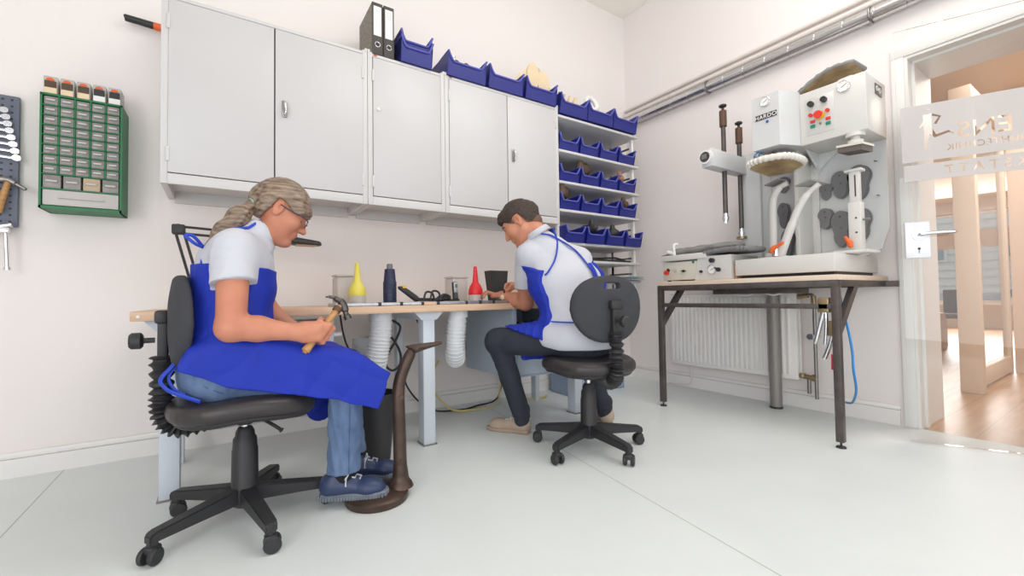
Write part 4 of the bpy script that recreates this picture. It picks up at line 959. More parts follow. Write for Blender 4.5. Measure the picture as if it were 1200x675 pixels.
# maker's head box
hb = obj('press_head', MB().prism([(2.73, 1.392, 1.68), (2.73, 1.235, 1.68), (2.865, 1.182, 1.68), (3.156, 1.182, 1.68), (3.156, 1.392, 1.68)], (0, 0, .322)), MACH, hm)
dial((2.729, 1.31, 1.962), (-1, 0, 0), .027, hb)
lg = obj('name_plate', MB().box((2.726, 1.247, 1.858), (2.7295, 1.372, 1.89), .0), GAP, hb)
me = text_mesh('HARDO', .034, .0008, 1.12, 'CENTER'); R = Matrix((Vector((0, -1, 0)), Vector((0, 0, 1)), Vector((-1, 0, 0)))).transposed().to_4x4(); R = R @ Matrix.Diagonal((.98, 1, 1, 1)); R.translation = (2.7255, 1.31, 1.862); me.transform(R)
obj('lettering', me, PAPER, lg)
obj('emblem', MB().cyl((2.7295, 1.302, 1.838), (2.727, 1.302, 1.838), .0085), mat('emblem_blue', (58, 86, 168), .4), hb)
obj('cable_bunch', MB().tube(bez([(2.76, 1.37, 1.68), (2.76, 1.40, 1.66), (2.77, 1.40, 1.635)]), .004).tube(bez([(2.78, 1.36, 1.68), (2.78, 1.39, 1.655), (2.79, 1.38, 1.63)]), .004), BLUEC, hb)
obj('gland', MB().cyl((2.77, 1.385, 1.625), (2.77, 1.385, 1.655), .014), BRASS, hb)
# left press pad
PO = [(2.75, 1.425), (2.715, 1.40), (2.695, 1.32), (2.72, 1.215), (2.78, 1.175), (2.88, 1.175), (2.95, 1.28), (2.93, 1.40)]
PZ_ = lambda x: 1.598-(x-2.70)*.13
pd_ = obj('press_pad', MB().prism([(x, y, PZ_(x)-.012) for x, y in PO], (0, 0, .03)), PADY, hm)
ring = bez([(x, y, PZ_(x)+.008) for x, y in PO+PO[:1]], 10)
obj('pad_lacing', MB().tube(ring, [.019+.003*math.sin(i*2.1) for i in range(len(ring))], 10), ROPE, pd_)
obj('pad_cover', MB().prism([(x*.92+2.82*.08, y*.92+1.31*.08, PZ_(x)+.02) for x, y in PO], (0, 0, .012)), ROPE, pd_)
obj('press_ram', MB().cyl((2.86, 1.31, 1.60), (2.86, 1.31, 1.69), .03).box((2.80, 1.24, 1.642), (2.92, 1.38, 1.655), .004), DGREY, hm)
# right press foot
rp = obj('press_foot', MB().prism([(2.83, .985, 1.570), (2.83, .875, 1.560), (2.95, .865, 1.565), (2.95, .975, 1.575)], (0, 0, .03)), mat('dark_pad', (96, 88, 84), .7), hm)
obj('foot_plate', MB().prism([(2.825, .99, 1.600), (2.825, .87, 1.590), (2.955, .86, 1.595), (2.955, .98, 1.605)], (0, 0, .012)), MACHC, rp)
obj('ram', MB().cyl((2.90, .925, 1.60), (2.90, .925, 1.678), .022).cyl((2.90, .925, 1.605), (2.90, .925, 1.635), .036).cyl((2.90, .925, 1.655), (2.90, .925, 1.676), .045), MACHW, hm)
# shoe horn arms
def arm(pts, r, topm, nm='support_arm'):
    a = obj(nm, MB().tube(bez(pts), r, 4), MACHW, hm); return a
a1 = obj('support_arm', MB().tube(bez([(2.93, 1.385, 1.03), (2.93, 1.382, 1.2), (2.93, 1.38, 1.37), (2.93, 1.365, 1.43), (2.93, 1.335, 1.47), (2.93, 1.29, 1.488)], 6), [.024]*15+[.022]*10+[.017]*6, 14, flat=.85), MACHW, hm)
obj('shoe_rest', MB().prism([(2.89, 1.41, 1.49), (2.89, 1.33, 1.512), (2.97, 1.31, 1.512), (2.97, 1.39, 1.49)], (0, 0, .008)), MEMB, a1)
a2 = obj('support_arm', MB().tube(bez([(2.86, 1.31, 1.03), (2.86, 1.275, 1.13), (2.86, 1.235, 1.23), (2.86, 1.195, 1.32), (2.86, 1.15, 1.385), (2.86, 1.09, 1.43)], 6), [.025]*12+[.022]*12+[.016]*7, 14, flat=.85), MACHW, hm)
obj('shoe_rest', MB().prism([(2.82, 1.20, 1.43), (2.82, 1.12, 1.452), (2.90, 1.05, 1.425), (2.90, 1.12, 1.42)], (0, 0, .008)), MEMB, a2)
obj('arm_base', MB().box((2.84, 1.27, 1.016), (2.97, 1.43, 1.03), .003).box((2.86, 1.33, 1.03), (2.95, 1.40, 1.055), .004), MACHW, hm)
obj('arm_socket', MB().cyl((2.84, 1.33, 1.03), (2.84, 1.33, 1.075), .018), CHROME, hm)
ps = obj('support_post', MB().box((2.90, .915, 1.03), (2.965, .972, 1.30), .004).box((2.91, .922, 1.28), (2.955, .966, 1.475), .004).box((2.90, .905, 1.47), (2.965, .985, 1.485), .004), MACHW, hm)
obj('post_slot', MB().box((2.908, .934, 1.33), (2.912, .940, 1.45)).cyl((2.898, .935, 1.21), (2.902, .935, 1.21), .005).cyl((2.898, .935, 1.13), (2.902, .935, 1.13), .005), GAP, ps)
obj('post_pin', MB().cyl((2.93, .915, 1.20), (2.93, .88, 1.20), .006), STEEL, ps)
obj('post_base', MB().box((2.85, .875, 1.016), (3.05, 1.03, 1.032), .003), MACHW, ps)
def lever(c, dy):
    c = Vector(c); s = SDF(); s.rc(c+Vector((0, -dy*.2, -.018)), c, .012, .013, k=.01); s.rc(c, c+Vector((-.0, dy, .03)), .012, .009, k=.01); me = s.mesh('clamp_lever', c-Vector((.03, .08, .05)), c+Vector((.03, .08, .07)), .003); return obj('clamp_lever', me, ORG, hm)
lever((2.80, 1.325, 1.075), -.055); lever((2.88, .962, 1.075), .018)
# hanging felt soles on the back plate
sp = [(1.163, 1.435, .105, .06, 'small grey felt sole, upper left of those on the machine plate'), (1.077, 1.455, .155, .075, 'larger grey felt sole in the upper row, left of the white post'), (1.163, 1.26, .12, .062, 'small grey felt sole in the lower row nearest the middle'), (1.082, 1.185, .205, .078, 'longest grey felt sole in the lower row left of the white post'), (.985, 1.45, .19, .09, 'grey felt sole behind the top of the white post'), (.985, 1.2, .18, .08, 'grey felt sole behind the lower part of the white post'), (1.405, 1.32, .16, .055, 'narrow grey felt sole behind the left support arm'), (1.385, 1.13, .17, .06, 'grey felt sole low down between the two support arms'), (1.41, 1.53, .1, .07, 'dark grey felt sole just under the laced press pad')]
for i, (y, z, L, W, lbl) in enumerate(sp):
    R = Matrix(((0, 0, -1, 0), (0, 1, 0, 0), (1, 0, 0, 0), (0, 0, 0, 1))); 
    for q in range(2 if L > .11 else 1):
        o = sole_piece((3.150-.011*q, y+.008*q, z+.003*q), L*1.08, W*1.25, R, DGREY, 'felt_sole', lbl if q == 0 else lbl.replace('grey felt sole', 'front grey felt sole'), 'sole', 'felt soles hung on the machine plate')
        obj('nail_hole', MB().cyl((3.155-.011*q-.017, y+.008*q, z+L*.38), (3.155-.011*q-.0136, y+.008*q, z+L*.38), .004).cyl((3.155-.011*q-.017, y+.004, z+.01), (3.155-.011*q-.0136, y+.004, z+.01), .003), GAP, o)
for y, z in ((.915, 1.56), (.908, 1.36)): obj('hook', MB().tube([(3.155, y, z), (3.12, y-.005, z-.004), (3.11, y-.02, z-.012)], .003, 6), STEEL, hm)
# membrane cushion on top of the control box
t = thing('press_membrane', 'spare laced press cushion lying curved on top of the control box', 'cushion', (2.96, 1.05, 1.985))
rows_ = []; pr = []
for i in range(17):
    u = i/16; y = 1.185-u*.27; zz = 1.992+.072*math.sin(min(1, u*1.15)*PI*.62)
    rows_.append((y, zz))
m = MB()
for (y0, z0), (y1, z1) in zip(rows_, rows_[1:]): m.prism([(2.875, y0, z0), (2.875, y1, z1), (2.875, y1, z1+.014), (2.875, y0, z0+.014)], (.16, 0, 0))
obj('cushion', m, PADY, t)
edge = [Vector((2.872, y, z+.012)) for y, z in rows_]+[Vector((3.035, y, z+.012)) for y, z in rows_[::-1]]
obj('laced_edge', MB().tube(edge, [.011+.003*math.sin(i*2.3) for i in range(len(edge))], 10, closed=True), MEMB, t)

# ---------------------------------------------------------------- heating arm with two rods
ha = thing('rod_stand', 'grey horizontal arm with two upright steel rods left of the press', 'machine', (2.9, 1.68, .9))
obj('arm', MB().box((2.70, 1.64, 1.655), (3.12, 1.72, 1.775), .006), MACH, ha)
d = obj('temperature_dial', MB().cyl((2.70, 1.68, 1.718), (2.675, 1.68, 1.718), .046, seg=28), WHT, ha); obj('dial_face', MB().cyl((2.6755, 1.68, 1.718), (2.672, 1.68, 1.718), .034, seg=28), GAP, d); obj('scale', MB().box((2.670, 1.665, 1.705), (2.6725, 1.70, 1.735)), STEEL, d)
for x, zt, zb, pad in ((2.905, 2.125, 1.29, 0), (3.105, 2.045, 1.20, 1)):
    r = obj('rod', MB().cyl((x, 1.68, zb+.06), (x, 1.68, zt-.09), .0155), DSTEEL, ha)
    obj('grip', MB().cyl((x, 1.68, zt-.155), (x, 1.68, zt-.045), .024), TAPE, r)
    obj('knob', MB().lathe((x, 1.68, zt-.045), [(.009, 0), (.009, .022), (.024, .03), (.026, .04), (.012, .048), (0, .05)]), BLK, r)
    obj('chuck', MB().cyl((x, 1.68, zb+.015), (x, 1.68, zb+.07), .017).cyl((x, 1.68, zb+.03), (x, 1.68, zb+.045), .022), CHROME, r)
    if pad: obj('brass_foot', MB().cyl((x, 1.68, zb-.005), (x, 1.68, zb+.012), .034), BRASS, r)
    else: obj('foot', MB().cyl((x-.008, 1.68, zb), (x-.008, 1.68, zb+.02), .006).cyl((x+.008, 1.68, zb), (x+.008, 1.68, zb+.02), .006), CHROME, r)

# ---------------------------------------------------------------- two heater units on the table
h1 = thing('vacuum_unit', 'cream control unit with red knob at the left end of the machine table', 'control unit', (2.85, 1.91, .895))
obj('case', MB().box((2.70, 1.775, .905), (3.05, 2.052, 1.035), .004), MACHC, h1); obj('feet', MB().box((2.72, 2.01, .8955), (2.74, 2.03, .906)).box((2.72, 1.79, .8955), (2.74, 1.81, .906)), BLK, h1)
obj('lid', MB().box((2.685, 1.70, 1.043), (3.08, 2.07, 1.085), .008), MACHW, h1)
obj('red_knob', MB().cyl((2.70, 2.012, .962), (2.675, 2.012, .962), .016), REDD, h1); obj('pilot_lamp', MB().cyl((2.70, 1.945, .975), (2.69, 1.945, .975), .012), CHROME, h1); obj('green_lamp', MB().cyl((2.70, 1.80, 1.025), (2.692, 1.80, 1.025), .008), GRNB, h1)
obj('toggle', MB().prism([(2.695, 1.895, .967), (2.695, 1.875, .976), (2.695, 1.855, .967), (2.695, 1.875, .958)], (-.008, 0, 0)), BLK, h1); obj('valve', MB().cyl((2.70, 2.0, .975), (2.685, 2.0, .985), .009), BLK, h1)
h2 = thing('pressure_unit', 'white control unit with round gauge beside the cream unit', 'control unit', (2.85, 1.65, .895))
obj('case', MB().prism([(2.695, 1.79, .898), (2.695, 1.53, .898), (2.695, 1.53, 1.055), (2.695, 1.765, 1.055)], (.33, 0, 0)), MACHW, h2)
dial((2.694, 1.66, .965), (-1, 0, 0), .030, h2)
obj('black_knob', MB().cyl((2.695, 1.655, 1.025), (2.67, 1.655, 1.025), .015), BLK, h2); obj('small_knob', MB().cyl((2.695, 1.738, .955), (2.68, 1.738, .955), .009), BLK, h2); obj('lever', MB().tube([(2.69, 1.64, .975), (2.66, 1.60, .96)], .006).cyl((2.67, 1.60, .96), (2.655, 1.60, .96), .014), BLK, h2)
tag(obj('copper_sheet', MB().box((2.72, 1.512, .897), (2.95, 1.527, .99), .006), mat('cork', (196, 146, 108), .7)), 'copper-brown leather roll between the white unit and the press', 'leather piece')
s = SDF(); s.rc((2.85, 2.00, 1.116), (2.85, 1.56, 1.128), .032, .024, sq=((1, 0, 0), 3.2), k=.02); s.rc((2.84, 1.99, 1.112), (2.84, 2.165, 1.098), .027, .005, sq=((1, 0, 0), 2.4), k=.03); s.warp(folds(.004, 26, 3)); s.half((2.85, 1.8, 1.088), (0, 0, -1))
t = thing('rubber_membrane', 'folded grey rubber membrane lying over the cream unit', 'membrane', (2.85, 1.8, 1.087)); obj('sheet', s.mesh('sheet', (2.7, 1.45, 1.07), (3.05, 2.2, 1.2), .005), MEMB, t)
obj('clamp', MB().tube(bez([(2.735, 1.975, 1.09), (2.73, 1.975, 1.16), (2.76, 1.965, 1.168)]), .010).cyl((2.735, 1.975, 1.10), (2.735, 2.03, 1.115), .013), WHT, t)
t = thing('laced_cushion', 'dark laced press cushion lying flat on the white unit', 'cushion', (2.8, 1.6, 1.056))
ring = bez([(2.70, 1.72, 1.077), (2.70, 1.6, 1.088), (2.70, 1.48, 1.088), (2.72, 1.42, 1.082), (2.86, 1.42, 1.085), (2.95, 1.48, 1.09), (2.95, 1.6, 1.09), (2.93, 1.74, 1.08), (2.80, 1.79, 1.078)], 9)
obj('rim', MB().tube(ring, [.016+.0025*math.sin(i*2.3) for i in range(len(ring))], 10, closed=True), DGREY, t)
obj('cushion', MB().prism([(p.x, p.y, 1.072) for p in ring[::4]], (0, 0, .012)), MEMB, t)

# ================================================================ WORK CHAIRS
def work_chair(name, label, x, y, rot, seat_z, back_z, arms0, back_x=.215, lever=True):
    t = thing(name, label, 'chair', (x, y, 0), rot, 'black swivel work chairs')
    # star base
    hub = MB().lathe((0, 0, .055), [(.028, 0), (.045, .012), (.048, .06), (.044, .075), (0, .075)]); obj('hub', hub, BLK, t, True)
    caster = None
    for k in range(5):
        a = arms0+k*2*PI/5; R = Matrix.Rotation(a, 4, 'Z'); m = MB()
        P = [(.03, -.026, .13), (.285, -.020, .098), (.30, -.018, .088), (.30, -.018, .062), (.27, -.018, .068), (.03, -.026, .075)]
        m.prism(P, (0, 0, 0)) if 0 else None
        A = [Vector(p) for p in P]; W = [.026, .020, .018, .018, .018, .026]
        va = [m.bm.verts.new((p.x, -w_, p.z)) for p, w_ in zip(A, W)]; vb = [m.bm.verts.new((p.x, w_, p.z)) for p, w_ in zip(A, W)]; n = 6
        m.bm.faces.new(va); m.bm.faces.new(vb[::-1])
        for i in range(n): m.bm.faces.new((va[i], vb[i], vb[(i+1) % n], va[(i+1) % n]))
        bmesh.ops.bevel(m.bm, geom=m.bm.edges[:], offset=.004, segments=2, affect='EDGES')
        m.cyl((.285, 0, .085), (.285, 0, .052), .015)
        me = m.mesh('base_arm'); me.transform(R); arm_ = obj('base_arm', me, BLK, t, True)
        c = MB(); c.box((.268, -.02, .03), (.305, .02, .057), .008)
        for s_ in (-1, 1): c.lathe((.292, s_*.009, .0265), [(.012, 0), (.024, .001), (.0265, .006), (.0265, .012), (.022, .017), (0, .018)], 20, (0, s_, 0))
        me = c.mesh('caster'); off = Vector((.286, 0, 0)); me.transform(Matrix.Translation(-off)); me.transform(Matrix.Rotation(.9*k+.4, 4, 'Z')); me.transform(Matrix.Translation(off)); me.transform(R)
        obj('caster', me, DGREY if 0 else BLK, arm_, True)
    obj('column_cover', MB().lathe((0, 0, .10), [(.047, 0), (.044, .01), (.042, .16), (.040, .165), (.038, .20), (.032, .208), (.030, .225), (.022, .24), (0, .24)]), BLK, t, True)
    obj('gas_rod', MB().cyl((0, 0, .33), (0, 0, seat_z-.09), .012), CHROME, t, True)
    obj('mechanism', MB().box((-.12, -.05, seat_z-.105), (.10, .05, seat_z-.066), .006).cyl((0, 0, seat_z-.125), (0, 0, seat_z-.09), .024).box((-.05, -.12, seat_z-.085), (.03, .12, seat_z-.07), .004), BLK, t, True)
    if lever: obj('lever', MB().tube(bez([(.02, -.05, seat_z-.09), (.06, -.14, seat_z-.095), (.10, -.19, seat_z-.12)]), [.005]*8+[.006]*8+[.009]), BLK, t, True)
    # seat cushion: saddle-shaped pad over a shell
    def pad(z, hgt, r, n):
        s = SDF(); q = [(r*math.copysign(abs(math.cos(a))**.82, math.cos(a)), r*math.copysign(abs(math.sin(a))**.82, math.sin(a))) for a in np.linspace(0, 2*PI, 41)[:-1]]
        s.poly(q, (0, 0, z), (1, 0, 0), (0, 1, 0), hgt, rd=hgt*.92)
        me = s.mesh(n, (-.28, -.28, z-.06), (.28, .28, z+.06), .006)
        k = len(me.vertices); a = np.empty(k*3); me.vertices.foreach_get('co', a); a = a.reshape(-1, 3)
        a[:, 2] += .010*np.cos(a[:, 0]*13)-.006-.012*np.clip((a[:, 0]-.12)/.1, 0, 1)**2+.010*np.clip((-a[:, 0]-.10)/.12, 0, 1)
        me.vertices.foreach_set('co', a.ravel()); me.update(); return me
    obj('seat', pad(seat_z-.035, .034, .232, 'seat'), BLKL, t, True)
    obj('seat_shell', pad(seat_z-.062, .020, .215, 'seat_shell'), BLK, t, True)
    # backrest
    s = SDF(); h = .165
    pts = [(.205*math.copysign(abs(math.cos(a))**.8, math.cos(a))*(1-.16*max(0, -math.sin(a))), h*math.copysign(abs(math.sin(a))**.85, math.sin(a))) for a in np.linspace(0, 2*PI, 33)[:-1]]
    s.poly(pts, (0, 0, 0), (0, 1, 0), (0, 0, 1), .021, rd=.018); s.box((0, 0, h-.052), (.08, .046, .014), rd=.012, op='s', k=.006)
    me = s.mesh('backrest', (-.03, -.23, -.19), (.03, .23, .19), .005)
    k = len(me.vertices); a = np.empty(k*3); me.vertices.foreach_get('co', a); a = a.reshape(-1, 3)
    a[:, 0] += 1.1*a[:, 1]**2+.9*(a[:, 2]+.02)**2-.22*a[:, 2]*(a[:, 2] > 0)*.4; a += (-back_x, 0, back_z); me.vertices.foreach_set('co', a.ravel()); me.update()
    obj('backrest', me, BLKF, t, True)
    bx = -back_x-.035
    obj('back_bracket', MB().box((bx-.012, -.024, back_z-.13), (bx+.016, .024, back_z+.045), .006).box((bx-.02, -.035, back_z-.0), (bx+.016, .035, back_z+.045), .01).cyl((bx+.01, 0, back_z+.02), (bx+.03, 0, back_z+.02), .02), BLK, t, True)
    kn = obj('adjusting_knob', MB().cyl((bx-.02, 0, back_z-.055), (bx-.06, 0, back_z-.055), .009).lathe((bx-.05, 0, back_z-.055), [(.02, 0), (.027, .006), (.027, .03), (.021, .036), (0, .036)], 20, (-1, 0, 0)) if lever else MB().lathe((bx-.02, 0, back_z+.02), [(.022, 0), (.024, .01), (.018, .014), (0, .014)], 20, (-1, 0, 0)), BLK, t, True)
    P = bez([(bx, 0, back_z-.11), (bx, 0, seat_z+.02), (bx+.004, 0, seat_z-.06), (bx+.045, 0, seat_z-.105), (bx+.13, 0, seat_z-.095)], 14)
    obj('bellows', MB().tube(P, [.030+.008*math.sin(i*PI*.62) for i in range(len(P))], 16), BLK, t, True)
    return t
work_chair('swivel_chair', 'black swivel chair the woman sits on, nearest the camera', .068, 1.888, 0, .475, .728, math.radians(-150), .205)
work_chair('swivel_chair', 'black swivel chair the man sits on, seen from behind', 1.61, 1.71, math.radians(80), .485, .735, math.radians(122-80), .215)

# ================================================================ PEOPLE
def head_sdf(s, o, f, u, sc=1., k=.012, fem=False):
    o = np.array(o, float); f = unit(f); u = np.array(u, float); u = unit(u-f*(u@f)); r = np.cross(f, u)
    M = np.array([f, r, u]); W = lambda a, b, c: o+(f*a+r*b+u*c)*sc
    s.ell(W(-.012, 0, .032), np.array([.098, .076, .090])*sc, M, k=.01)
    s.ell(W(.030, 0, -.028), np.array([.064, .060, .082])*sc, M, k=.03)
    for e in (-1, 1):
        s.rc(W(.0, e*.050, -.052), W(.064, e*.012, -.100), .018*sc, .015*sc, k=.03)
        s.ell(W(.062, e*.040, -.022), np.array([.022, .020, .022])*sc, M, k=.03)
    s.ell(W(.078, 0, -.100), np.array([.019, .019, .016])*sc, M, k=.02)
    s.rc(W(.079, -.030, .026), W(.079, .030, .026), .012*sc, k=.02)
    for e in (-1, 1): s.ell(W(.094, e*.031, .006), np.array([.014, .018, .011])*sc, M, k=.012, op='s')
    for e in (-1, 1): s.ell(W(.073, e*.031, .006), np.array([.0135, .0145, .0125])*sc, M, k=.004)
    s.rc(W(.088, 0, .014), W(.112, 0, -.029), .0078*sc, .0118*sc, k=.014)
    for e in (-1, 1): s.ell(W(.099, e*.011, -.031), np.array([.010, .008, .007])*sc, M, k=.008)
    s.ell(W(.088, 0, -.056), np.array([.013, .024, .010])*sc, M, k=.012); s.ell(W(.085, 0, -.070), np.array([.012, .020, .008])*sc, M, k=.01)
    for e in (-1, 1):
        s.ell(W(-.006, e*.076, -.004), np.array([.019, .008, .034])*sc, M, k=.006); s.ell(W(.001, e*.083, .003), np.array([.009, .006, .016])*sc, M, k=.004, op='s')
    return W, M
def finger(s, pts, r0, r1):
    n = len(pts)-1
    for i in range(n): s.rc(pts[i], pts[i+1], r0+(r1-r0)*i/n, r0+(r1-r0)*(i+1)/n, k=.004)
def shoe(par, heel, toe, m_up, m_sole, L=.265, hi=.09, chunky=False, laces=True):
    heel = np.array(heel, float); toe = np.array(toe, float); d = toe-heel; z0 = heel[2]; d[2] = 0; f = unit(d); r = np.array([f[1], -f[0], 0]); u = np.array([0, 0, 1.])
    W = lambda a, b, c: heel+f*a+r*b+u*c
    out = [(.0, .0), (.008, .028), (.04, .034), (.10, .032), (.17, .044), (.22, .044), (.258, .026), (.268, 0), (.258, -.026), (.22, -.042), (.17, -.042), (.10, -.030), (.04, -.034), (.008, -.028)]
    out = [(a*L/.268, b) for a, b in out]
    s = SDF(); s.rc(W(.035, 0, .045), W(.06, 0, .055), .034, .036, k=.02); s.rc(W(.05, 0, .05), W(.20*L/.268, .002, .036), .036, .030, k=.03, sq=(r, 1.15)); s.rc(W(.19*L/.268, .002, .034), W(.228*L/.268, .002, .032), .031, .024, k=.03, sq=(r, 1.3))
    s.rc(W(.045, 0, .06), W(.056, 0, hi), .036, .040 if hi > .1 else .034, k=.02); s.rc(W(.06, 0, .07), W(.12, 0, .058), .028, .024, k=.02); s.half(W(0, 0, .02), (0, 0, -1)); s.half(W(.05, 0, hi+.012), (-.25*f[0], -.25*f[1], 1))
    lo = np.minimum(heel, heel+f*L)-.08; hi_ = np.maximum(heel, heel+f*L)+.08; lo[2] = z0-.01; hi_[2] = z0+hi+.04
    up = obj('shoe', s.mesh('shoe', lo, hi_, .004), m_up, par)
    q = SDF(); q.poly([(a, b) for a, b in out], W(0, 0, .012), f, r, .012 if not chunky else .014, rd=.006)
    so = obj('sole', q.mesh('sole', lo-.01, hi_, .004), m_sole, up)
    if chunky:
        for e in (-1, 1):
            m = MB()
            for i in range(24):
                t = i/24*L
                w_ = np.interp(t, [0, .03, .1, .19, .24, .268], [.026, .035, .033, .045, .038, .01]); p = W(t, e*w_, .010); m.box(Vector(p)-Vector((.003, .003, .010)), Vector(p)+Vector((.003, .003, .008)))
            obj('tread', m, m_sole, so)
    if laces:
        pts = [(.10+.018*i, e) for i in range(4) for e in ((-1, 1) if i % 2 else (1, -1))]
        P = snap(s, [W(a, .018*e, .085-.12*(a-.1)) for a, e in pts], .002); obj('laces', MB().tube(P, .0028, 6), LACE, up)
        B = snap(s, [W(.10, 0, .08)], .004)[0]; F_ = Vector(f); R_ = Vector(r)
        obj('lace_bow', MB().tube(bez([B, B+R_*.03+Vector((0, 0, .006))+F_*.01, B+R_*.045-Vector((0, 0, .012)), B+R_*.02-Vector((0, 0, .004)), B, B-R_*.03, B-R_*.042-Vector((0, 0, .014)), B-R_*.01]), .0028, 6).tube(bez([B, B+R_*.035-Vector((0, 0, .02)), B+R_*.04-Vector((0, 0, .04))]), .0026, 6), LACE, up)
    return up, s

# ---------------------------------------------------------------- the woman
wo = thing('person', 'woman in a blue apron and white polo shirt hammering, seated in profile', 'person', (.07, 1.9, 0))
YM = 1.90
hf, hu = (math.cos(.50), -.06, -math.sin(.50)), (math.sin(.50), 0, math.cos(.50))
s = SDF()
S14 = ((0, 1, 0), 1.38)
s.rc((.005, YM, .57), (.018, YM, .74), .122, .112, k=.05, sq=S14); s.rc((.018, YM, .74), (.025, YM, .92), .112, .108, k=.05, sq=S14)
s.rc((.04, 1.78, .975), (.045, 2.02, .975), .062, k=.05); s.rc((.06, YM, 1.0), (.155, YM, 1.075), .055, .048, k=.04)
W_, M_ = head_sdf(s, (.181, YM, 1.146), hf, hu, .97, fem=True)
# right (near) arm
SHR, ELR, WRR = (.030, 1.735, .975), (.020, 1.668, .715), (.220, 1.672, .688)
s.rc(SHR, ELR, .050, .043, k=.03); s.rc(ELR, np.array(ELR)*.62+np.array(WRR)*.38+(0, 0, .003), .043, .040, k=.02); s.rc(np.array(ELR)*.62+np.array(WRR)*.38+(0, 0, .003), WRR, .040, .026, k=.02)
# hand round the hammer handle
hd_ = unit((.62, .20, .77)); e1 = np.array([0, -1., 0]); e2 = unit(np.cross(hd_, e1)); 
if e2[0] < 0: e2 = -e2
e1 = unit(np.cross(e2, hd_)); e1 = e1 if e1[1] < 0 else -e1
HC = np.array([.291, 1.690, .687])            # middle of the grip
ring = lambda q, a, r: HC+hd_*q+(e1*math.cos(a)+e2*math.sin(a))*r
s.rc(WRR, ring(-.006, -.6, .030), .027, .024, k=.02)
for i in range(4): q = (i-1.5)*.0185; s.rc(np.array(WRR)+(.018, 0, q*.7), ring(q, .25, .026), .019, .013, k=.012)
for i, l in enumerate((.93, 1, 1, .95)):
    q = (i-1.5)*.0195; finger(s, [ring(q, .2, .027), ring(q, 1.15*l, .030), ring(q, 2.1*l, .026), ring(q, 3.1*l, .022), ring(q, 3.9*l, .021)], .0105, .0078)
finger(s, [np.array(WRR)+(.03, .006, .012), ring(.022, -.9, .030), ring(.038, -1.9, .026), ring(.046, -2.8, .022)], .0125, .009)
# left (far) arm and hand resting on the lap
SHL, ELL, WRL = (.045, 2.055, .965), (.168, 2.075, .735), (.295, 2.01, .640)
s.rc(SHL, ELL, .049, .043, k=.03); s.rc(ELL, WRL, .043, .026, k=.02)
s.rc(WRL, (.345, 1.985, .622), .024, .022, k=.02, sq=((0, 0, 1), .75))
for i in range(4):
    b = np.array([.350, 1.955+i*.018, .622]); finger(s, [b-(.02, 0, 0), b+(.022, -.004, -.002), b+(.042, -.006, -.010), b+(.055, -.006, -.018)], .0095, .0075)
finger(s, [(.31, 1.975, .632), (.335, 1.945, .63), (.362, 1.938, .625)], .011, .008)
# legs
HR, KR, AR = (-.01, 1.815, .545), (.405, 1.785, .502), (.392, 1.80, .13)
HL, KL, AL = (-.01, 1.985, .545), (.43, 2.01, .502), (.475, 2.0, .13)
for H_, K_, A_ in ((HR, KR, AR), (HL, KL, AL)): s.rc(H_, K_, .085, .056, k=.04); s.rc(K_, A_, .054, .036, k=.03); s.rc(A_, np.array(A_)-(.0, 0, .05), .034, .03, k=.02)
obj('body', s.mesh('body', (-.2, 1.6, .04), (.56, 2.2, 1.30), .0036), SKINF, wo)
bodyW = s
# eyes, brows, lips
ebr = MB()
for e in (-1, 1): ebr.tube(bez([W_(.079, e*.050, .022), W_(.090, e*.036, .031), W_(.094, e*.016, .027)]), [.002]*8+[.0035]*8+[.003], 8)
obj('eyebrows', ebr, HAIRW, wo)
lash = MB()
for e in (-1, 1): lash.tube(bez([W_(.074, e*.044, .000), W_(.0865, e*.032, -.001), W_(.085, e*.019, .001)]), .0016, 6)
obj('eyelashes', lash, HAIRM, wo)
lp = SDF(); lp.ell(W_(.094, 0, -.0565), (.008, .020, .0048), M_, k=.004); lp.ell(W_(.091, 0, -.068), (.008, .018, .0052), M_, k=.002)
obj('lips', lp.mesh('lips', W_(.09, 0, -.06)-.035, W_(.09, 0, -.06)+.035, .0022), LIP, wo)
# glasses
g = thing('glasses', 'thin dark-framed glasses worn by the woman', 'glasses', tuple(W_(.1, 0, 0)))
gm = MB()
for e in (-1, 1):
    P = [Vector(W_(.108-.012*abs(math.cos(a)*.5+.5*1)*0, e*.033+.025*math.cos(a), .0+.015*math.sin(a)-.003)) for a in np.linspace(0, 2*PI, 21)[:-1]]; gm.tube(P, .0016, 6, closed=True)
gm.tube([W_(.108, -.009, .002), W_(.112, 0, .005), W_(.108, .009, .002)], .0016, 6)
obj('rim', gm, mat('glasses_blue_black', (40, 46, 66), .3), g)
gm = MB()
for e in (-1, 1): gm.tube(bez([W_(.107, e*.058, .006), W_(.09, e*.072, .010), W_(.03, e*.079, .008), (W_(-.005, e*.084, .01))]), .0022, 6)
obj('temple', gm, mat('glasses_blue_black', (40, 46, 66), .3), g)
gm = MB()
for e in (-1, 1): gm.prism([W_(.108, e*.033+.0245*math.cos(a), .0145*math.sin(a)-.003) for a in np.linspace(0, 2*PI, 21)[:-1]], Vector(unit(hf))*.0008)
obj('lens', gm, GLASS, g)
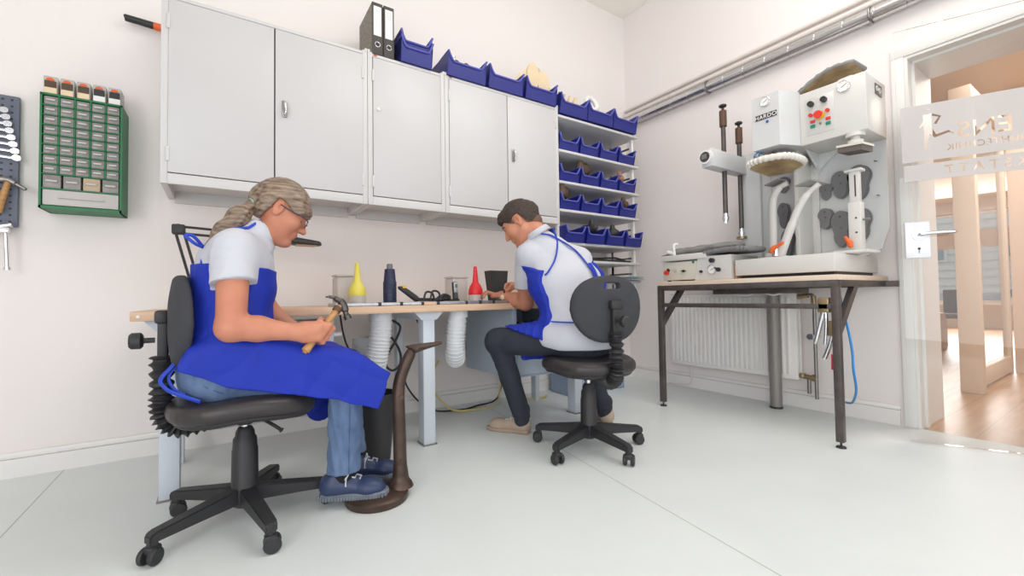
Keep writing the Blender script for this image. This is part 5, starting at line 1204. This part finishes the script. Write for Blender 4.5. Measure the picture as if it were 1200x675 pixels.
# hair
h_ = SDF(); h_.ell(W_(-.008, 0, .036), (.104, .085, .099), M_, k=.01); h_.rc(W_(-.05, 0, .0), W_(-.085, 0, .012), .055, .030, k=.04); h_.rc(W_(.062, -.058, .028), W_(.088, -.030, .040), .020, .018, k=.03); h_.rc(W_(.062, .058, .028), W_(.088, .030, .040), .020, .018, k=.03)
fx, ux = W_(1, 0, 0)-W_(0, 0, 0), W_(0, 0, 1)-W_(0, 0, 0); o_ = W_(0, 0, 0); fx = unit(fx); ux = unit(ux)
h_.poly([(.125, .05), (.105, .036), (.080, .020), (.05, .010), (.024, .022), (.010, .030), (-.022, .032), (-.028, -.03), (-.05, -.062), (-.15, -.062), (-.17, .17), (.125, .17)], o_, fx, ux, .2, rd=.006, op='i') if 0 else None
reg = poly2d(np.array([(.135, .058), (.108, .036), (.082, .018), (.05, .006), (.024, .018), (.008, .030), (-.022, .030), (-.030, -.02), (-.045, -.058), (-.16, -.070), (-.18, .18), (.135, .18)])*.97)
h_.warp(lambda P, D: np.maximum(D, reg((P-o_)@fx, (P-o_)@ux)))
h_.warp(lambda P, D: D+.0006*np.sin(((P-o_)@ux+.25*((P-o_)@fx))*330+2*np.sin((P-o_)@fx*22)))
hw = obj('hair', h_.mesh('hair', o_-.16, o_+.17, .0034, 1), HAIRW, wo)
pt = SDF(); T0 = W_(-.105, 0, .022)
tie = np.array([.092, 1.895, 1.162]); pt.rc(tie+(.02, 0, .006), tie, .026, .020, k=.02); pt.rc(tie, (.045, 1.87, 1.11), .020, .032, k=.02, sq=((0, 1, 0), 1.1)); pt.rc((.045, 1.87, 1.11), (.0, 1.85, 1.05), .032, .028, k=.03); pt.rc((.0, 1.85, 1.05), (-.055, 1.83, .985), .028, .006, k=.03)
ax_ = unit((.09, .03, .12)); pt.warp(lambda P, D: D+.0009*np.sin((P@unit((.75, .2, -.6)))*330+2*np.sin(P@ax_*30)))
obj('ponytail', pt.mesh('ponytail', (-.12, 1.76, .96), (.14, 1.98, 1.24), .0034), HAIRW, hw)
obj('hair_tie', MB().tube([Vector(tie+(.004, 0, .002))+(Vector((.55, 0, -.83))*math.cos(a)+Vector((0, 1, 0))*math.sin(a))*.024 for a in np.linspace(0, 2*PI, 17)[:-1]], .0045, 8, closed=True), mat('mint', (150, 206, 190), .6), hw)
# polo shirt
def torsoW(pad):
    t = SDF(); t.rc((.005, YM, .60), (.018, YM, .74), .122+pad, .114+pad, k=.05, sq=S14); t.rc((.018, YM, .74), (.028, YM, .93), .114+pad, .106+pad, k=.05, sq=S14); t.rc((.04, 1.785, .972), (.045, 2.015, .972), .068+pad, k=.05)
    t.rc((.09, YM, .86), (.085, YM, .92), .058+pad, k=.06, sq=((0, 1, 0), 2.0)); return t
t = torsoW(.006); t.rc((.06, YM, 1.0), (.115, YM, 1.055), .068, .060, k=.04)
t.half((.14, YM, 1.075), (.62, 0, .78), .004)
t.half((0, 0, .56), (0, 0, -1))
slv = SDF(); 
ax1 = unit(np.array(ELR)-SHR); hem = np.array(SHR)+ax1*.118
slv.rc((.033, 1.742, .978), np.array(SHR)+ax1*.16, .066, .068, k=.03); slv.half(hem+(.0, 0, .0), (ax1[0]+.12, ax1[1], ax1[2]), .003)
ax2 = unit(np.array(ELL)-SHL); hem2 = np.array(SHL)+ax2*.12; sl2 = SDF(); sl2.rc((.043, 2.05, .97), np.array(SHL)+ax2*.16, .066, .066, k=.03); sl2.half(hem2, ax2, .003)
def join(a, b, k=.02):
    fa = a.ops; return a.add(lambda P: b.ev(P), [-.2, 1.5, .5], [.5, 2.3, 1.2], k)
join(t, slv, .03); join(t, sl2, .03)
sw = obj('polo_shirt', ripple(t.mesh('polo_shirt', (-.18, 1.60, .54), (.26, 2.2, 1.14), .0042), .006, 24, 5), SHIRT, wo)
shirtW = t
# collar
col = MB(); ring = []
for i in range(17):
    a = -2.5+5.0*i/16; c = np.array([.112, YM, 1.040]); nx_ = unit((.62, 0, .78)); v1 = np.array([.78, 0, -.62]); v2 = np.array([0, 1., 0])
    ring.append((c+(v1*math.cos(a)*1.05+v2*math.sin(a)*.95)*.060, c+(v1*math.cos(a)+v2*math.sin(a))*.068*1.18-nx_*.036))
rows_ = [[Vector(a-unit((.62, 0, .78))*.004) for a, b in ring], [Vector(a+unit((.62, 0, .78))*.012) for a, b in ring], [Vector(a*.6+b*.4+unit((.62, 0, .78))*.010) for a, b in ring], [Vector(b) for a, b in ring]]
col.grid(rows_); cm = obj('collar', col, SHIRT, sw); md = cm.modifiers.new('t', 'SOLIDIFY'); md.thickness = .004; md = cm.modifiers.new('s', 'SUBSURF'); md.levels = 1; md.render_levels = 1
obj('shirt_placket', MB().tube(snap(t, [(.165, 1.885, 1.0), (.172, 1.885, .96), (.17, 1.885, .92)], .002), .006, 8, flat=.5), SHIRT, sw)
# jeans
j = SDF(); j.rc((-.02, YM, .56), (-.01, YM, .60), .118, .12, k=.04, sq=S14)
for H_, K_, A_, b in ((HR, KR, AR, 1), (HL, KL, AL, 0)):
    j.rc(H_, K_, .100, .068, k=.04); kk = np.array(K_); aa = np.array(A_); mid = kk*.5+aa*.5; j.rc(K_, mid, .066, .060, k=.03); j.rc(mid, aa-(.0, 0, .03), .060, .060, k=.02)
j.half((0, 0, .655), (-.2, 0, 1)); j.half((0, 0, .132), (0, 0, -1), .003); 
jn = obj('jeans', ripple(j.mesh('jeans', (-.2, 1.66, .10), (.56, 2.12, .70), .0045), .006, 30, 9), JEANS, wo)
P = snap(j, [(.40+.0, 1.72, z) for z in np.linspace(.14, .42, 12)], .0005); obj('side_seam', MB().tube(P, .0022, 6), SEAMJ, jn)
P = snap(j, [(-.09, 1.74, .60), (-.075, 1.74, .56), (-.04, 1.73, .525), (0.0, 1.73, .50)], .0005); obj('pocket_seam', MB().tube(P, .0024, 6), SEAMJ, jn)
# shoes
for A_ in (AR, AL):
    sk = SDF(); sk.rc(np.array(A_)+(0, 0, .035), np.array(A_)-(0, 0, .045), .049, .044, k=.01)
    obj('sock', sk.mesh('sock', np.array(A_)-.11, np.array(A_)+.11, .005), SOCK, wo)
shoe(wo, (.312, 1.832, .034), (.547, 1.715, .034), NAVY, SOLEG, .262, .085, True)
shoe(wo, (.425, 2.005, .020), (.66, 1.905, .020), NAVY, SOLEG, .262, .085, True)
# apron: wraps the torso, drapes over the lap
ap = torsoW(.016)
ap.half((-.02, 1.8, .925), (.08, 0, 1), .003); ap.half((0, 0, .60), (0, 0, -1), .002)
arm_clear = SDF(); 
lapP = np.array([(-.118, .60), (-.10, .66), (.0, .69), (.14, .672), (.22, .652), (.38, .622), (.46, .580), (.548, .512), (.498, .374), (.325, .440), (.17, .478), (.006, .522), (-.118, .588)])
rin = .035
def inset(P, r):
    c = P; n = len(P); out = []
    for i in range(n):
        a, b, d = P[i-1], P[i], P[(i+1) % n]; e = unit(b-a); g2 = unit(d-b); nn = np.array([e[1]+g2[1], -e[0]-g2[0]]); nn = unit(nn); out.append(b+nn*r)
    return np.array(out)
fo = poly2d(lapP); fi = poly2d(np.array([(-.09, .50), (-.088, .62), (.0, .66), (.14, .645), (.37, .605), (.45, .566), (.538, .506), (.50, .30), (.3, .36), (0, .42)]))
Y0, Y1 = 1.688, 2.112
def lap(P, D):
    x, y, z = P[..., 0], P[..., 1], P[..., 2]
    yy = np.abs(y-(Y0+Y1)/2)-(Y1-Y0)/2+.016*np.sin((x-.1)*9)*0
    # round the long top edges
    d2 = fo(x, z-.0)+.045; dy = yy+.045
    o = np.minimum(np.maximum(d2, dy), 0)+np.sqrt(np.maximum(d2, 0)**2+np.maximum(dy, 0)**2)-.045
    o = np.maximum(o, fo(x, z)) 
    d2 = fi(x, z)+.04; dy = yy+.052
    i_ = np.minimum(np.maximum(d2, dy), 0)+np.sqrt(np.maximum(d2, 0)**2+np.maximum(dy, 0)**2)-.04
    # sharp corners low down
    hemd = np.maximum(fo(x, z), yy)
    o = np.where(z < .56, np.maximum(hemd, np.minimum(o, hemd)), o)
    sh_ = np.maximum(o, -np.minimum(i_, np.maximum(fi(x, z-.05), yy+.009)*1.))
    return np.minimum(D, sh_)
def lapfn(P):
    x, y, z = P[..., 0], P[..., 1], P[..., 2]
    yy = np.abs(y-(Y0+Y1)/2)-(Y1-Y0)/2
    d2 = fo(x, z)+.04; dy = yy+.04
    rounded = np.minimum(np.maximum(d2, dy), 0)+np.sqrt(np.maximum(d2, 0)**2+np.maximum(dy, 0)**2)-.04
    low = np.maximum(fo(x, z), yy)
    wgt = np.clip((z-(.60-.16*np.clip(x, 0, .6)))/.05, 0, 1)
    o = rounded*wgt+low*(1-wgt)
    inn = np.maximum(fi(x, z), yy+.013)
    rin_ = np.minimum(np.maximum(fi(x, z)+.035, yy+.045), 0)+np.sqrt(np.maximum(fi(x, z)+.035, 0)**2+np.maximum(yy+.045, 0)**2)-.035
    inn = rin_*wgt+inn*(1-wgt)
    return np.maximum(o, -inn)
ap.add(lapfn, [-.12, 1.68, .36], [.56, 2.13, .70], .035)
ap.rc((.345, 2.105, .46), (.36, 2.105, .31), .05, .05, k=.02, sq=((0, 1, 0), .14))
# keep the bib clear of the near upper arm
ap.rc(np.array(SHR)+(.0, -.01, .0), np.array(ELR)+(0, -.01, 0), .055, .050, op='s', k=.01); ap.rc(np.array(SHL)+(0, .01, 0), np.array(ELL)+(.0, .01, 0), .055, .05, op='s', k=.01)
aw = obj('apron', ripple(ap.mesh('apron', (-.17, 1.64, .24), (.60, 2.16, .97), .0042), .010, 19, 6, (1.1, .6, .9)), APRON, wo)
obj('neck_strap', MB().tube(snap(shirtW, [(.03, 1.83, 1.04), (.075, 1.835, 1.07), (.095, 1.85, 1.08), (.11, 1.88, 1.10)], .004), .005, 8), STRAP, aw)
obj('back_strap', MB().tube(bez([(-.062, 1.80, .92), (-.058, 1.82, .96), (-.05, 1.84, .985)]), .006, 8).tube(bez([(-.052, 1.84, .985), (-.08, 1.80, .995), (-.105, 1.79, 1.02), (-.085, 1.8, 1.02), (-.06, 1.83, .99)]), .0055, 8), STRAP, aw)
obj('waist_tie', MB().tube(bez([(-.115, 1.80, .62), (-.14, 1.78, .59), (-.165, 1.77, .555), (-.155, 1.77, .53), (-.13, 1.76, .51), (-.06, 1.73, .478)]), .009, 8, flat=.5).tube(bez([(-.12, 1.79, .60), (-.145, 1.78, .56), (-.13, 1.77, .52), (-.10, 1.75, .50)]), .008, 8, flat=.5), STRAP, aw)
# hammer
hm_ = thing('claw_hammer', 'claw hammer with worn wooden handle held in the woman\'s fist', 'hammer', tuple(HC))
e0 = HC-hd_*.085; e3 = HC+hd_*.128
obj('handle', MB().tube(bez([e0-hd_*.006, e0, e0+hd_*.02, HC, HC+hd_*.06, e3], 6), [.010]*6+[.0165]*6+[.0155]*6+[.0135]*6+[.0125]*6+[.0125], 14, flat=.85), HAMW, hm_)
obj('grip_tape', MB().cyl(HC+hd_*.092, HC+hd_*.110, .0155), TAPE, hm_)
hc = HC+hd_*.118; pr_ = unit((hd_[2], 0, -hd_[0]))
K = [(-.078, .052), (-.055, .050), (-.030, .040), (-.010, .026), (.008, .012), (.026, -.002), (.036, -.020), (.046, -.040)]
P = [hc+np.array([a, -.002+.0*a, b]) for a, b in [(-.050, .034), (-.034, .034), (-.014, .026), (.004, .014), (.014, -.004), (.020, -.026), (.025, -.042)]]
obj('hammer_head', MB().tube(bez(P, 5), [.003]*4+[.006]*5+[.010]*5+[.014]*5+[.014]*5+[.010]*4+[.009]*3, 12).cyl(np.array(P[-1])+(-.001, 0, .006), np.array(P[-1])+(.004, 0, -.008), .0135), mat('forged_steel', (96, 92, 90), .35, .9), hm_)

# ---------------------------------------------------------------- the man
ma = thing('person', 'man in a white shirt and blue crossed-strap apron bent over the bench', 'person', (1.6, 1.72, 0))
FW = unit((.26, .965, 0)); RT = np.array([FW[1], -FW[0], 0]); UP = np.array([0, 0, 1.])
PEL = np.array([1.615, 1.745, .60]); CH = np.array([1.605, 1.865, .88]); SM = np.array([1.585, 1.945, 1.045])
SHl, SHr = np.array([1.435, 2.008, 1.035]), np.array([1.745, 1.905, 1.015])
ELl, WRl = np.array([1.512, 2.135, .765]), np.array([1.452, 2.300, .812])
ELr, WRr = np.array([1.80, 2.16, .80]), np.array([1.535, 2.315, .865])
Hl, Kl, Al = np.array([1.515, 1.79, .575]), np.array([1.315, 2.13, .548]), np.array([1.462, 2.120, .12])
Hr, Kr, Ar = np.array([1.715, 1.75, .575]), np.array([1.86, 2.08, .55]), np.array([1.985, 1.965, .12])
NK = np.array([1.500, 1.995, 1.175]); HO = np.array([1.440, 2.075, 1.232])
mf = unit((-.58, .60, -.62)); mu = unit((-.42, .50, .78))
def torsoM(t, pad, k=.05):
    t.rc(PEL, CH, .128+pad, .125+pad, k=k, sq=(RT, 1.32)); t.rc(CH, SM-(0, 0, .03), .125+pad, .095+pad, k=k, sq=(RT, 1.5)); t.rc(SHl+(.03, -.01, -.005), SHr-(.03, -.01, .005), .066+pad, k=k)
s = SDF(); torsoM(s, 0); s.rc(SM+(-.02, .0, .03), NK+(-.01, .015, 0), .066, .056, k=.04); s.rc(NK, HO-mu*.03, .056, .055, k=.03)
Wm, Mm = head_sdf(s, HO, mf, mu, 1.04)
s.rc(SHl, ELl, .052, .046, k=.03); s.rc(ELl, ELl*.6+WRl*.4, .046, .042, k=.02); s.rc(ELl*.6+WRl*.4, WRl, .042, .029, k=.02)
s.rc(SHr, ELr, .052, .046, k=.03); s.rc(ELr, WRr, .045, .029, k=.02)
# left hand steadies the last, right hand holds the pen
s.rc(WRl, WRl+(-.035, .045, .0), .026, .024, k=.02, sq=(UP, .8))
for i in range(4): b = WRl+np.array([-.045+i*.004, .035+i*.016, .012]); finger(s, [b, b+(-.03, .012, .010), b+(-.052, .014, -.004), b+(-.060, .012, -.022)], .0105, .008)
PEN0, PEN1 = np.array([1.432, 2.262, .888]), np.array([1.452, 2.262, .800])
hr = np.array([1.495, 2.295, .868]); s.rc(WRr, hr, .028, .026, k=.02); s.rc(WRr+(0, 0, -.01), hr+(-.005, -.01, -.022), .024, .02, k=.02)
for i, (p, q_, r_) in enumerate((((1.475, 2.27, .885), (1.452, 2.255, .878), (1.442, 2.262, .855)), ((1.472, 2.275, .866), (1.45, 2.268, .852), (1.446, 2.270, .832)), ((1.475, 2.285, .848), (1.457, 2.282, .833), (1.454, 2.28, .818)), ((1.482, 2.295, .832), (1.468, 2.295, .820), (1.462, 2.292, .808)))): finger(s, [hr+(0, 0, .010-i*.012), p, q_, r_], .0105, .0085)
finger(s, [hr+(.0, -.015, -.005), (1.478, 2.255, .852), (1.454, 2.252, .842)], .0125, .0095)
for H_, K_, A_ in ((Hl, Kl, Al), (Hr, Kr, Ar)): s.rc(H_, K_, .085, .058, k=.04); s.rc(K_, A_, .056, .038, k=.03); s.rc(A_, A_-(0, 0, .05), .036, .03, k=.02)
obj('body', s.mesh('body', (1.22, 1.58, .05), (2.05, 2.42, 1.38), .0042), SKINM, ma)
hh = SDF(); hh.ell(Wm(-.014, 0, .036), np.array([.106, .083, .098])*1.04, Mm, k=.01); hh.rc(Wm(.06, 0, .085), Wm(.075, 0, .07), .028, k=.03, sq=(Mm[1], 1.8)); hh.rc(Wm(-.06, 0, -.02), Wm(-.085, 0, .02), .055, .05, k=.03)
f3, u3 = Mm[0], Mm[2]
reg2 = poly2d(np.array([(.125, .095), (.098, .062), (.075, .052), (.055, .03), (.03, .012), (.012, .034), (-.024, .034), (-.036, -.01), (-.06, -.05), (-.15, -.052), (-.18, .19), (.125, .19)])*1.02)
hh.warp(lambda P, D: np.maximum(D, reg2((P-HO)@f3, (P-HO)@u3))); hh.warp(folds(.0015, 120, 2))
obj('hair', hh.mesh('hair', HO-.17, HO+.18, .0042), HAIRM, ma)
fd = SDF(); fd.ell(Wm(-.012, 0, .030), np.array([.1015, .0795, .093])*1.04, Mm, k=.01); fd.rc(Wm(-.055, 0, -.02), Wm(-.07, 0, -.045), .052, .046, k=.03)
reg3 = poly2d(np.array([(.06, .06), (.045, .0), (.030, -.035), (.018, -.03), (.016, .034), (-.024, .036), (-.034, -.03), (-.07, -.088), (-.16, -.09), (-.16, .09), (.06, .09)])*1.02)
fd.warp(lambda P, D: np.maximum(D, reg3((P-HO)@f3, (P-HO)@u3)))
obj('hair_fade', fd.mesh('hair_fade', HO-.17, HO+.17, .0042), mat('hair_fade_brown', (108, 80, 66), .8, bump=.3, bscale=300), ma)
eb = MB()
for e in (-1, 1): eb.tube(bez([Wm(.080, e*.050, .022), Wm(.091, e*.036, .031), Wm(.095, e*.016, .027)]), [.003]*8+[.004]*8+[.003], 8)
obj('eyebrows', eb, HAIRM, ma)
# stubble beard along the jaw
be = SDF(); be.ell(Wm(.030, 0, -.030), np.array([.066, .0625, .084])*1.04, Mm, k=.01)
for e in (-1, 1): be.rc(Wm(.0, e*.050, -.052), Wm(.064, e*.012, -.100), .0205, .0175, k=.03)
regb = poly2d(np.array([(-.02, -.0), (.012, -.005), (.03, -.05), (.062, -.055), (.085, -.045), (.12, -.06), (.12, -.14), (-.02, -.14)])*1.04)
# trousers
j = SDF(); j.rc(PEL-(0, 0, .03), PEL+(0, .01, .03), .126, .128, k=.04, sq=(RT, 1.3))
for H_, K_, A_ in ((Hl, Kl, Al), (Hr, Kr, Ar)): j.rc(H_, K_, .098, .072, k=.04); md_ = K_*.5+A_*.5; j.rc(K_, md_, .070, .058, k=.03); j.rc(md_, A_-(0, 0, .02), .058, .050, k=.02)
j.half((0, 0, .665), (0, -.15, 1)); j.half((0, 0, .096), (0, 0, -1), .003)
trs = obj('trousers', ripple(j.mesh('trousers', (1.20, 1.56, .07), (2.06, 2.25, .72), .005), .007, 24, 13), TROU, ma)
# shirt
t = SDF(); torsoM(t, .012); t.rc(PEL+(0, -.005, -.03), PEL+(0, 0, .03), .142, .140, k=.03, sq=(RT, 1.3)); t.rc(Hl-(Kl-Hl)*.05, Hl+(Kl-Hl)*.1+(0, 0, .02), .110, k=.04); t.rc(Hr-(Kr-Hr)*.05, Hr+(Kr-Hr)*.1+(0, 0, .02), .108, k=.04)
t.rc(SM+(-.02, 0, .03), NK-(0, 0, .03), .080, .066, k=.04); t.half(NK-(.005, -.005, .012), unit(NK-SM+np.array([-.02, .02, .05])), .004)
t.half(PEL-(0, 0, .055), (.10, .22, -1), .003)
ax1 = unit(ELl-SHl); sl = SDF(); sl.rc(SHl+(.012, 0, -.002), SHl+ax1*.23+(.022, -.004, 0), .074, .090, k=.03); sl.half(SHl+ax1*.208, (ax1[0]*.5, ax1[1]*.3, -1), .003); ax2 = unit(ELr-SHr); sr = SDF(); sr.rc(SHr, SHr+ax2*.2, .070, .072, k=.03); sr.half(SHr+ax2*.17, ax2, .003)
t.add(lambda P: sl.ev(P), [1.3, 1.9, .8], [1.6, 2.25, 1.15], .03); t.add(lambda P: sr.ev(P), [1.6, 1.8, .8], [1.95, 2.2, 1.15], .03)
shirtM = t
sm_ = obj('shirt', ripple(t.mesh('shirt', (1.25, 1.54, .52), (1.95, 2.24, 1.22), .0048), .006, 15, 23, (1, 1, .5)), SHIRT, ma)
c = MB(); nx_ = unit(NK-SM+np.array([0, 0, .03])); v1 = unit(np.cross(nx_, (1, 0, 0))); v2 = np.cross(nx_, v1); cc = NK-nx_*.010; rows_ = []
for rr, hh_ in ((.060, .0), (.058, .020), (.068, .020), (.082, -.014)): rows_.append([Vector(cc+nx_*hh_+(v1*math.cos(a)+v2*math.sin(a))*rr) for a in np.linspace(0, 2*PI, 25)])
c.grid(rows_); cm = obj('collar', c, SHIRT, sm_); md = cm.modifiers.new('t', 'SOLIDIFY'); md.thickness = .003
# apron
ap = SDF(); torsoM(ap, .024)
fr = (PEL+CH)/2
ap.half(fr-FW*.050, -FW+UP*.20, .004); ap.half(CH+(0, 0, .10), (-.2, -.3, 1), .004)
ap.half((0, 0, .60), (0, 0, -1), .002)
th = SDF(); q1 = Hl*.97+Kl*.03; q2 = Hl*.42+Kl*.58
th.rc(q1, Kl, .112, .084, k=.03); th.rc(Hr*.9+Kr*.1, Kr, .112, .084, k=.05); th.rc((Hl+Hr)/2+FW*.08, (Kl+Kr)/2, .10, .07, k=.08)
th.half(Hl*.06+Kl*.94, unit(Kl-Hl), .004); nd = np.cross((.196, -.128, -.072), (.547, .837, 0)); nd = nd if nd[2] < 0 else -nd; th.half((1.312, 2.016, .628), nd, .004); th.half(fr-FW*.060, -FW, .004)
ap.add(lambda P: th.ev(P), [1.2, 1.7, .5], [2.0, 2.3, .75], .03)
ap.rc(PEL+FW*.13-RT*.10+(0, 0, .07), PEL+FW*.05-RT*.145+(0, 0, .06), .055, .060, k=.05); ap.rc(PEL+FW*.05-RT*.145+(0, 0, .06), PEL+FW*.14-RT*.15+(0, 0, .03), .058, .05, k=.04)
ap.rc(PEL+FW*.20-RT*.12-(0, 0, .02), PEL+FW*.30-RT*.16-(0, 0, .105), .05, .05, k=.02, sq=(RT, .3))
ap.rc(SHl, ELl, .058, .054, op='s', k=.01)
ap.box((1.50, 2.03, .515), (.085, .012, .075), np.array([RT, FW, UP]), rd=.01, k=.03)
am = obj('apron', ripple(ap.mesh('apron', (1.22, 1.66, .38), (2.0, 2.32, 1.1), .0048), .009, 22, 33), APRON, ma)
def pr2(pts, off=.004): return snap(shirtM, pts, off)
SA = [(1.440, 1.85, .918), (1.454, 1.84, .932), (1.484, 1.818, .996), (1.496, 1.808, 1.064), (1.492, 1.809, 1.115), (1.476, 1.817, 1.166)]
SB = [(1.423, 1.854, 1.139), (1.457, 1.831, 1.134), (1.492, 1.809, 1.115), (1.538, 1.779, 1.082), (1.584, 1.75, 1.04), (1.626, 1.724, .98), (1.645, 1.712, .95)]
def toward(pts, off): 
    out = []
    for p in pts:
        p = np.array(p); d = unit(p-np.array([0, 0, .8])); q = p-d*.25
        for _ in range(80):
            s_ = shirtM.ev(q[None])[0]-off
            if s_ < .0006 or (q-p)@d > .09: break
            q = q+d*max(.0008, s_)*.7
        out.append(q)
    return [Vector(q) for q in out]
obj('back_strap', MB().tube(bez(toward(SA, .006), 6), .009, 8, flat=.5), STRAP, am); obj('back_strap', MB().tube(bez(toward(SB, .008), 6), .009, 8, flat=.5), STRAP, am)
obj('waist_tie', MB().tube(bez(toward([(1.47, 1.838, .666), (1.52, 1.80, .662), (1.57, 1.772, .659), (1.62, 1.74, .650)], .006), 6), .008, 8, flat=.5).tube(bez([Vector(toward([(1.645, 1.725, .64)], .006)[0]), (1.66, 1.575, .56), (1.655, 1.555, .50), (1.66, 1.555, .465)], 6), .007, 8, flat=.5).tube(bez([Vector(toward([(1.65, 1.725, .64)], .006)[0]), (1.68, 1.57, .57), (1.675, 1.55, .52), (1.68, 1.55, .475)], 6), .007, 8, flat=.5), STRAP, am)
obj('side_panel', MB().tube(bez(toward([(1.640, 1.715, .975), (1.66, 1.70, .93), (1.68, 1.69, .86)], .010), 6), .020, 8, flat=.4), APRON, am)
for A_ in (Al, Ar):
    sk = SDF(); sk.rc(A_+(0, 0, .02), A_-(0, 0, .045), .050, .044, k=.01)
    obj('sock', sk.mesh('sock', A_-.11, A_+.11, .005), TROU, ma)
shoe(ma, (1.497, 2.085, 0), (1.340, 2.335, 0), SUEDE, SUEDES, .285, .118, False, True)
shoe(ma, (1.975, 1.918, 0), (2.10, 2.16, 0), SUEDE, SUEDES, .285, .118, False, False)
tag(obj('pen', MB().tube([PEN0+(-.004, 0, .012), PEN1-(0, 0, .002)], .0055, 10), BLK), 'black pen upright in the man\'s right hand', 'pen')
s = SDF(); s.rc((1.44, 2.27, .800), (1.54, 2.30, .822), .020, .036, k=.02); s.half((1.5, 2.3, .783), (0, 0, -1), .004)
tag(obj('shoe_last', s.mesh('shoe_last', (1.38, 2.2, .76), (1.62, 2.37, .87), .004), CREAM), 'beige wooden shoe last on the bench under the man\'s hands', 'shoe last')
tag(obj('work_board', MB().box((1.505, 2.215, .7652), (1.72, 2.36, .777), .002), PALEW), 'thin pale board lying under the shoe last', 'board')
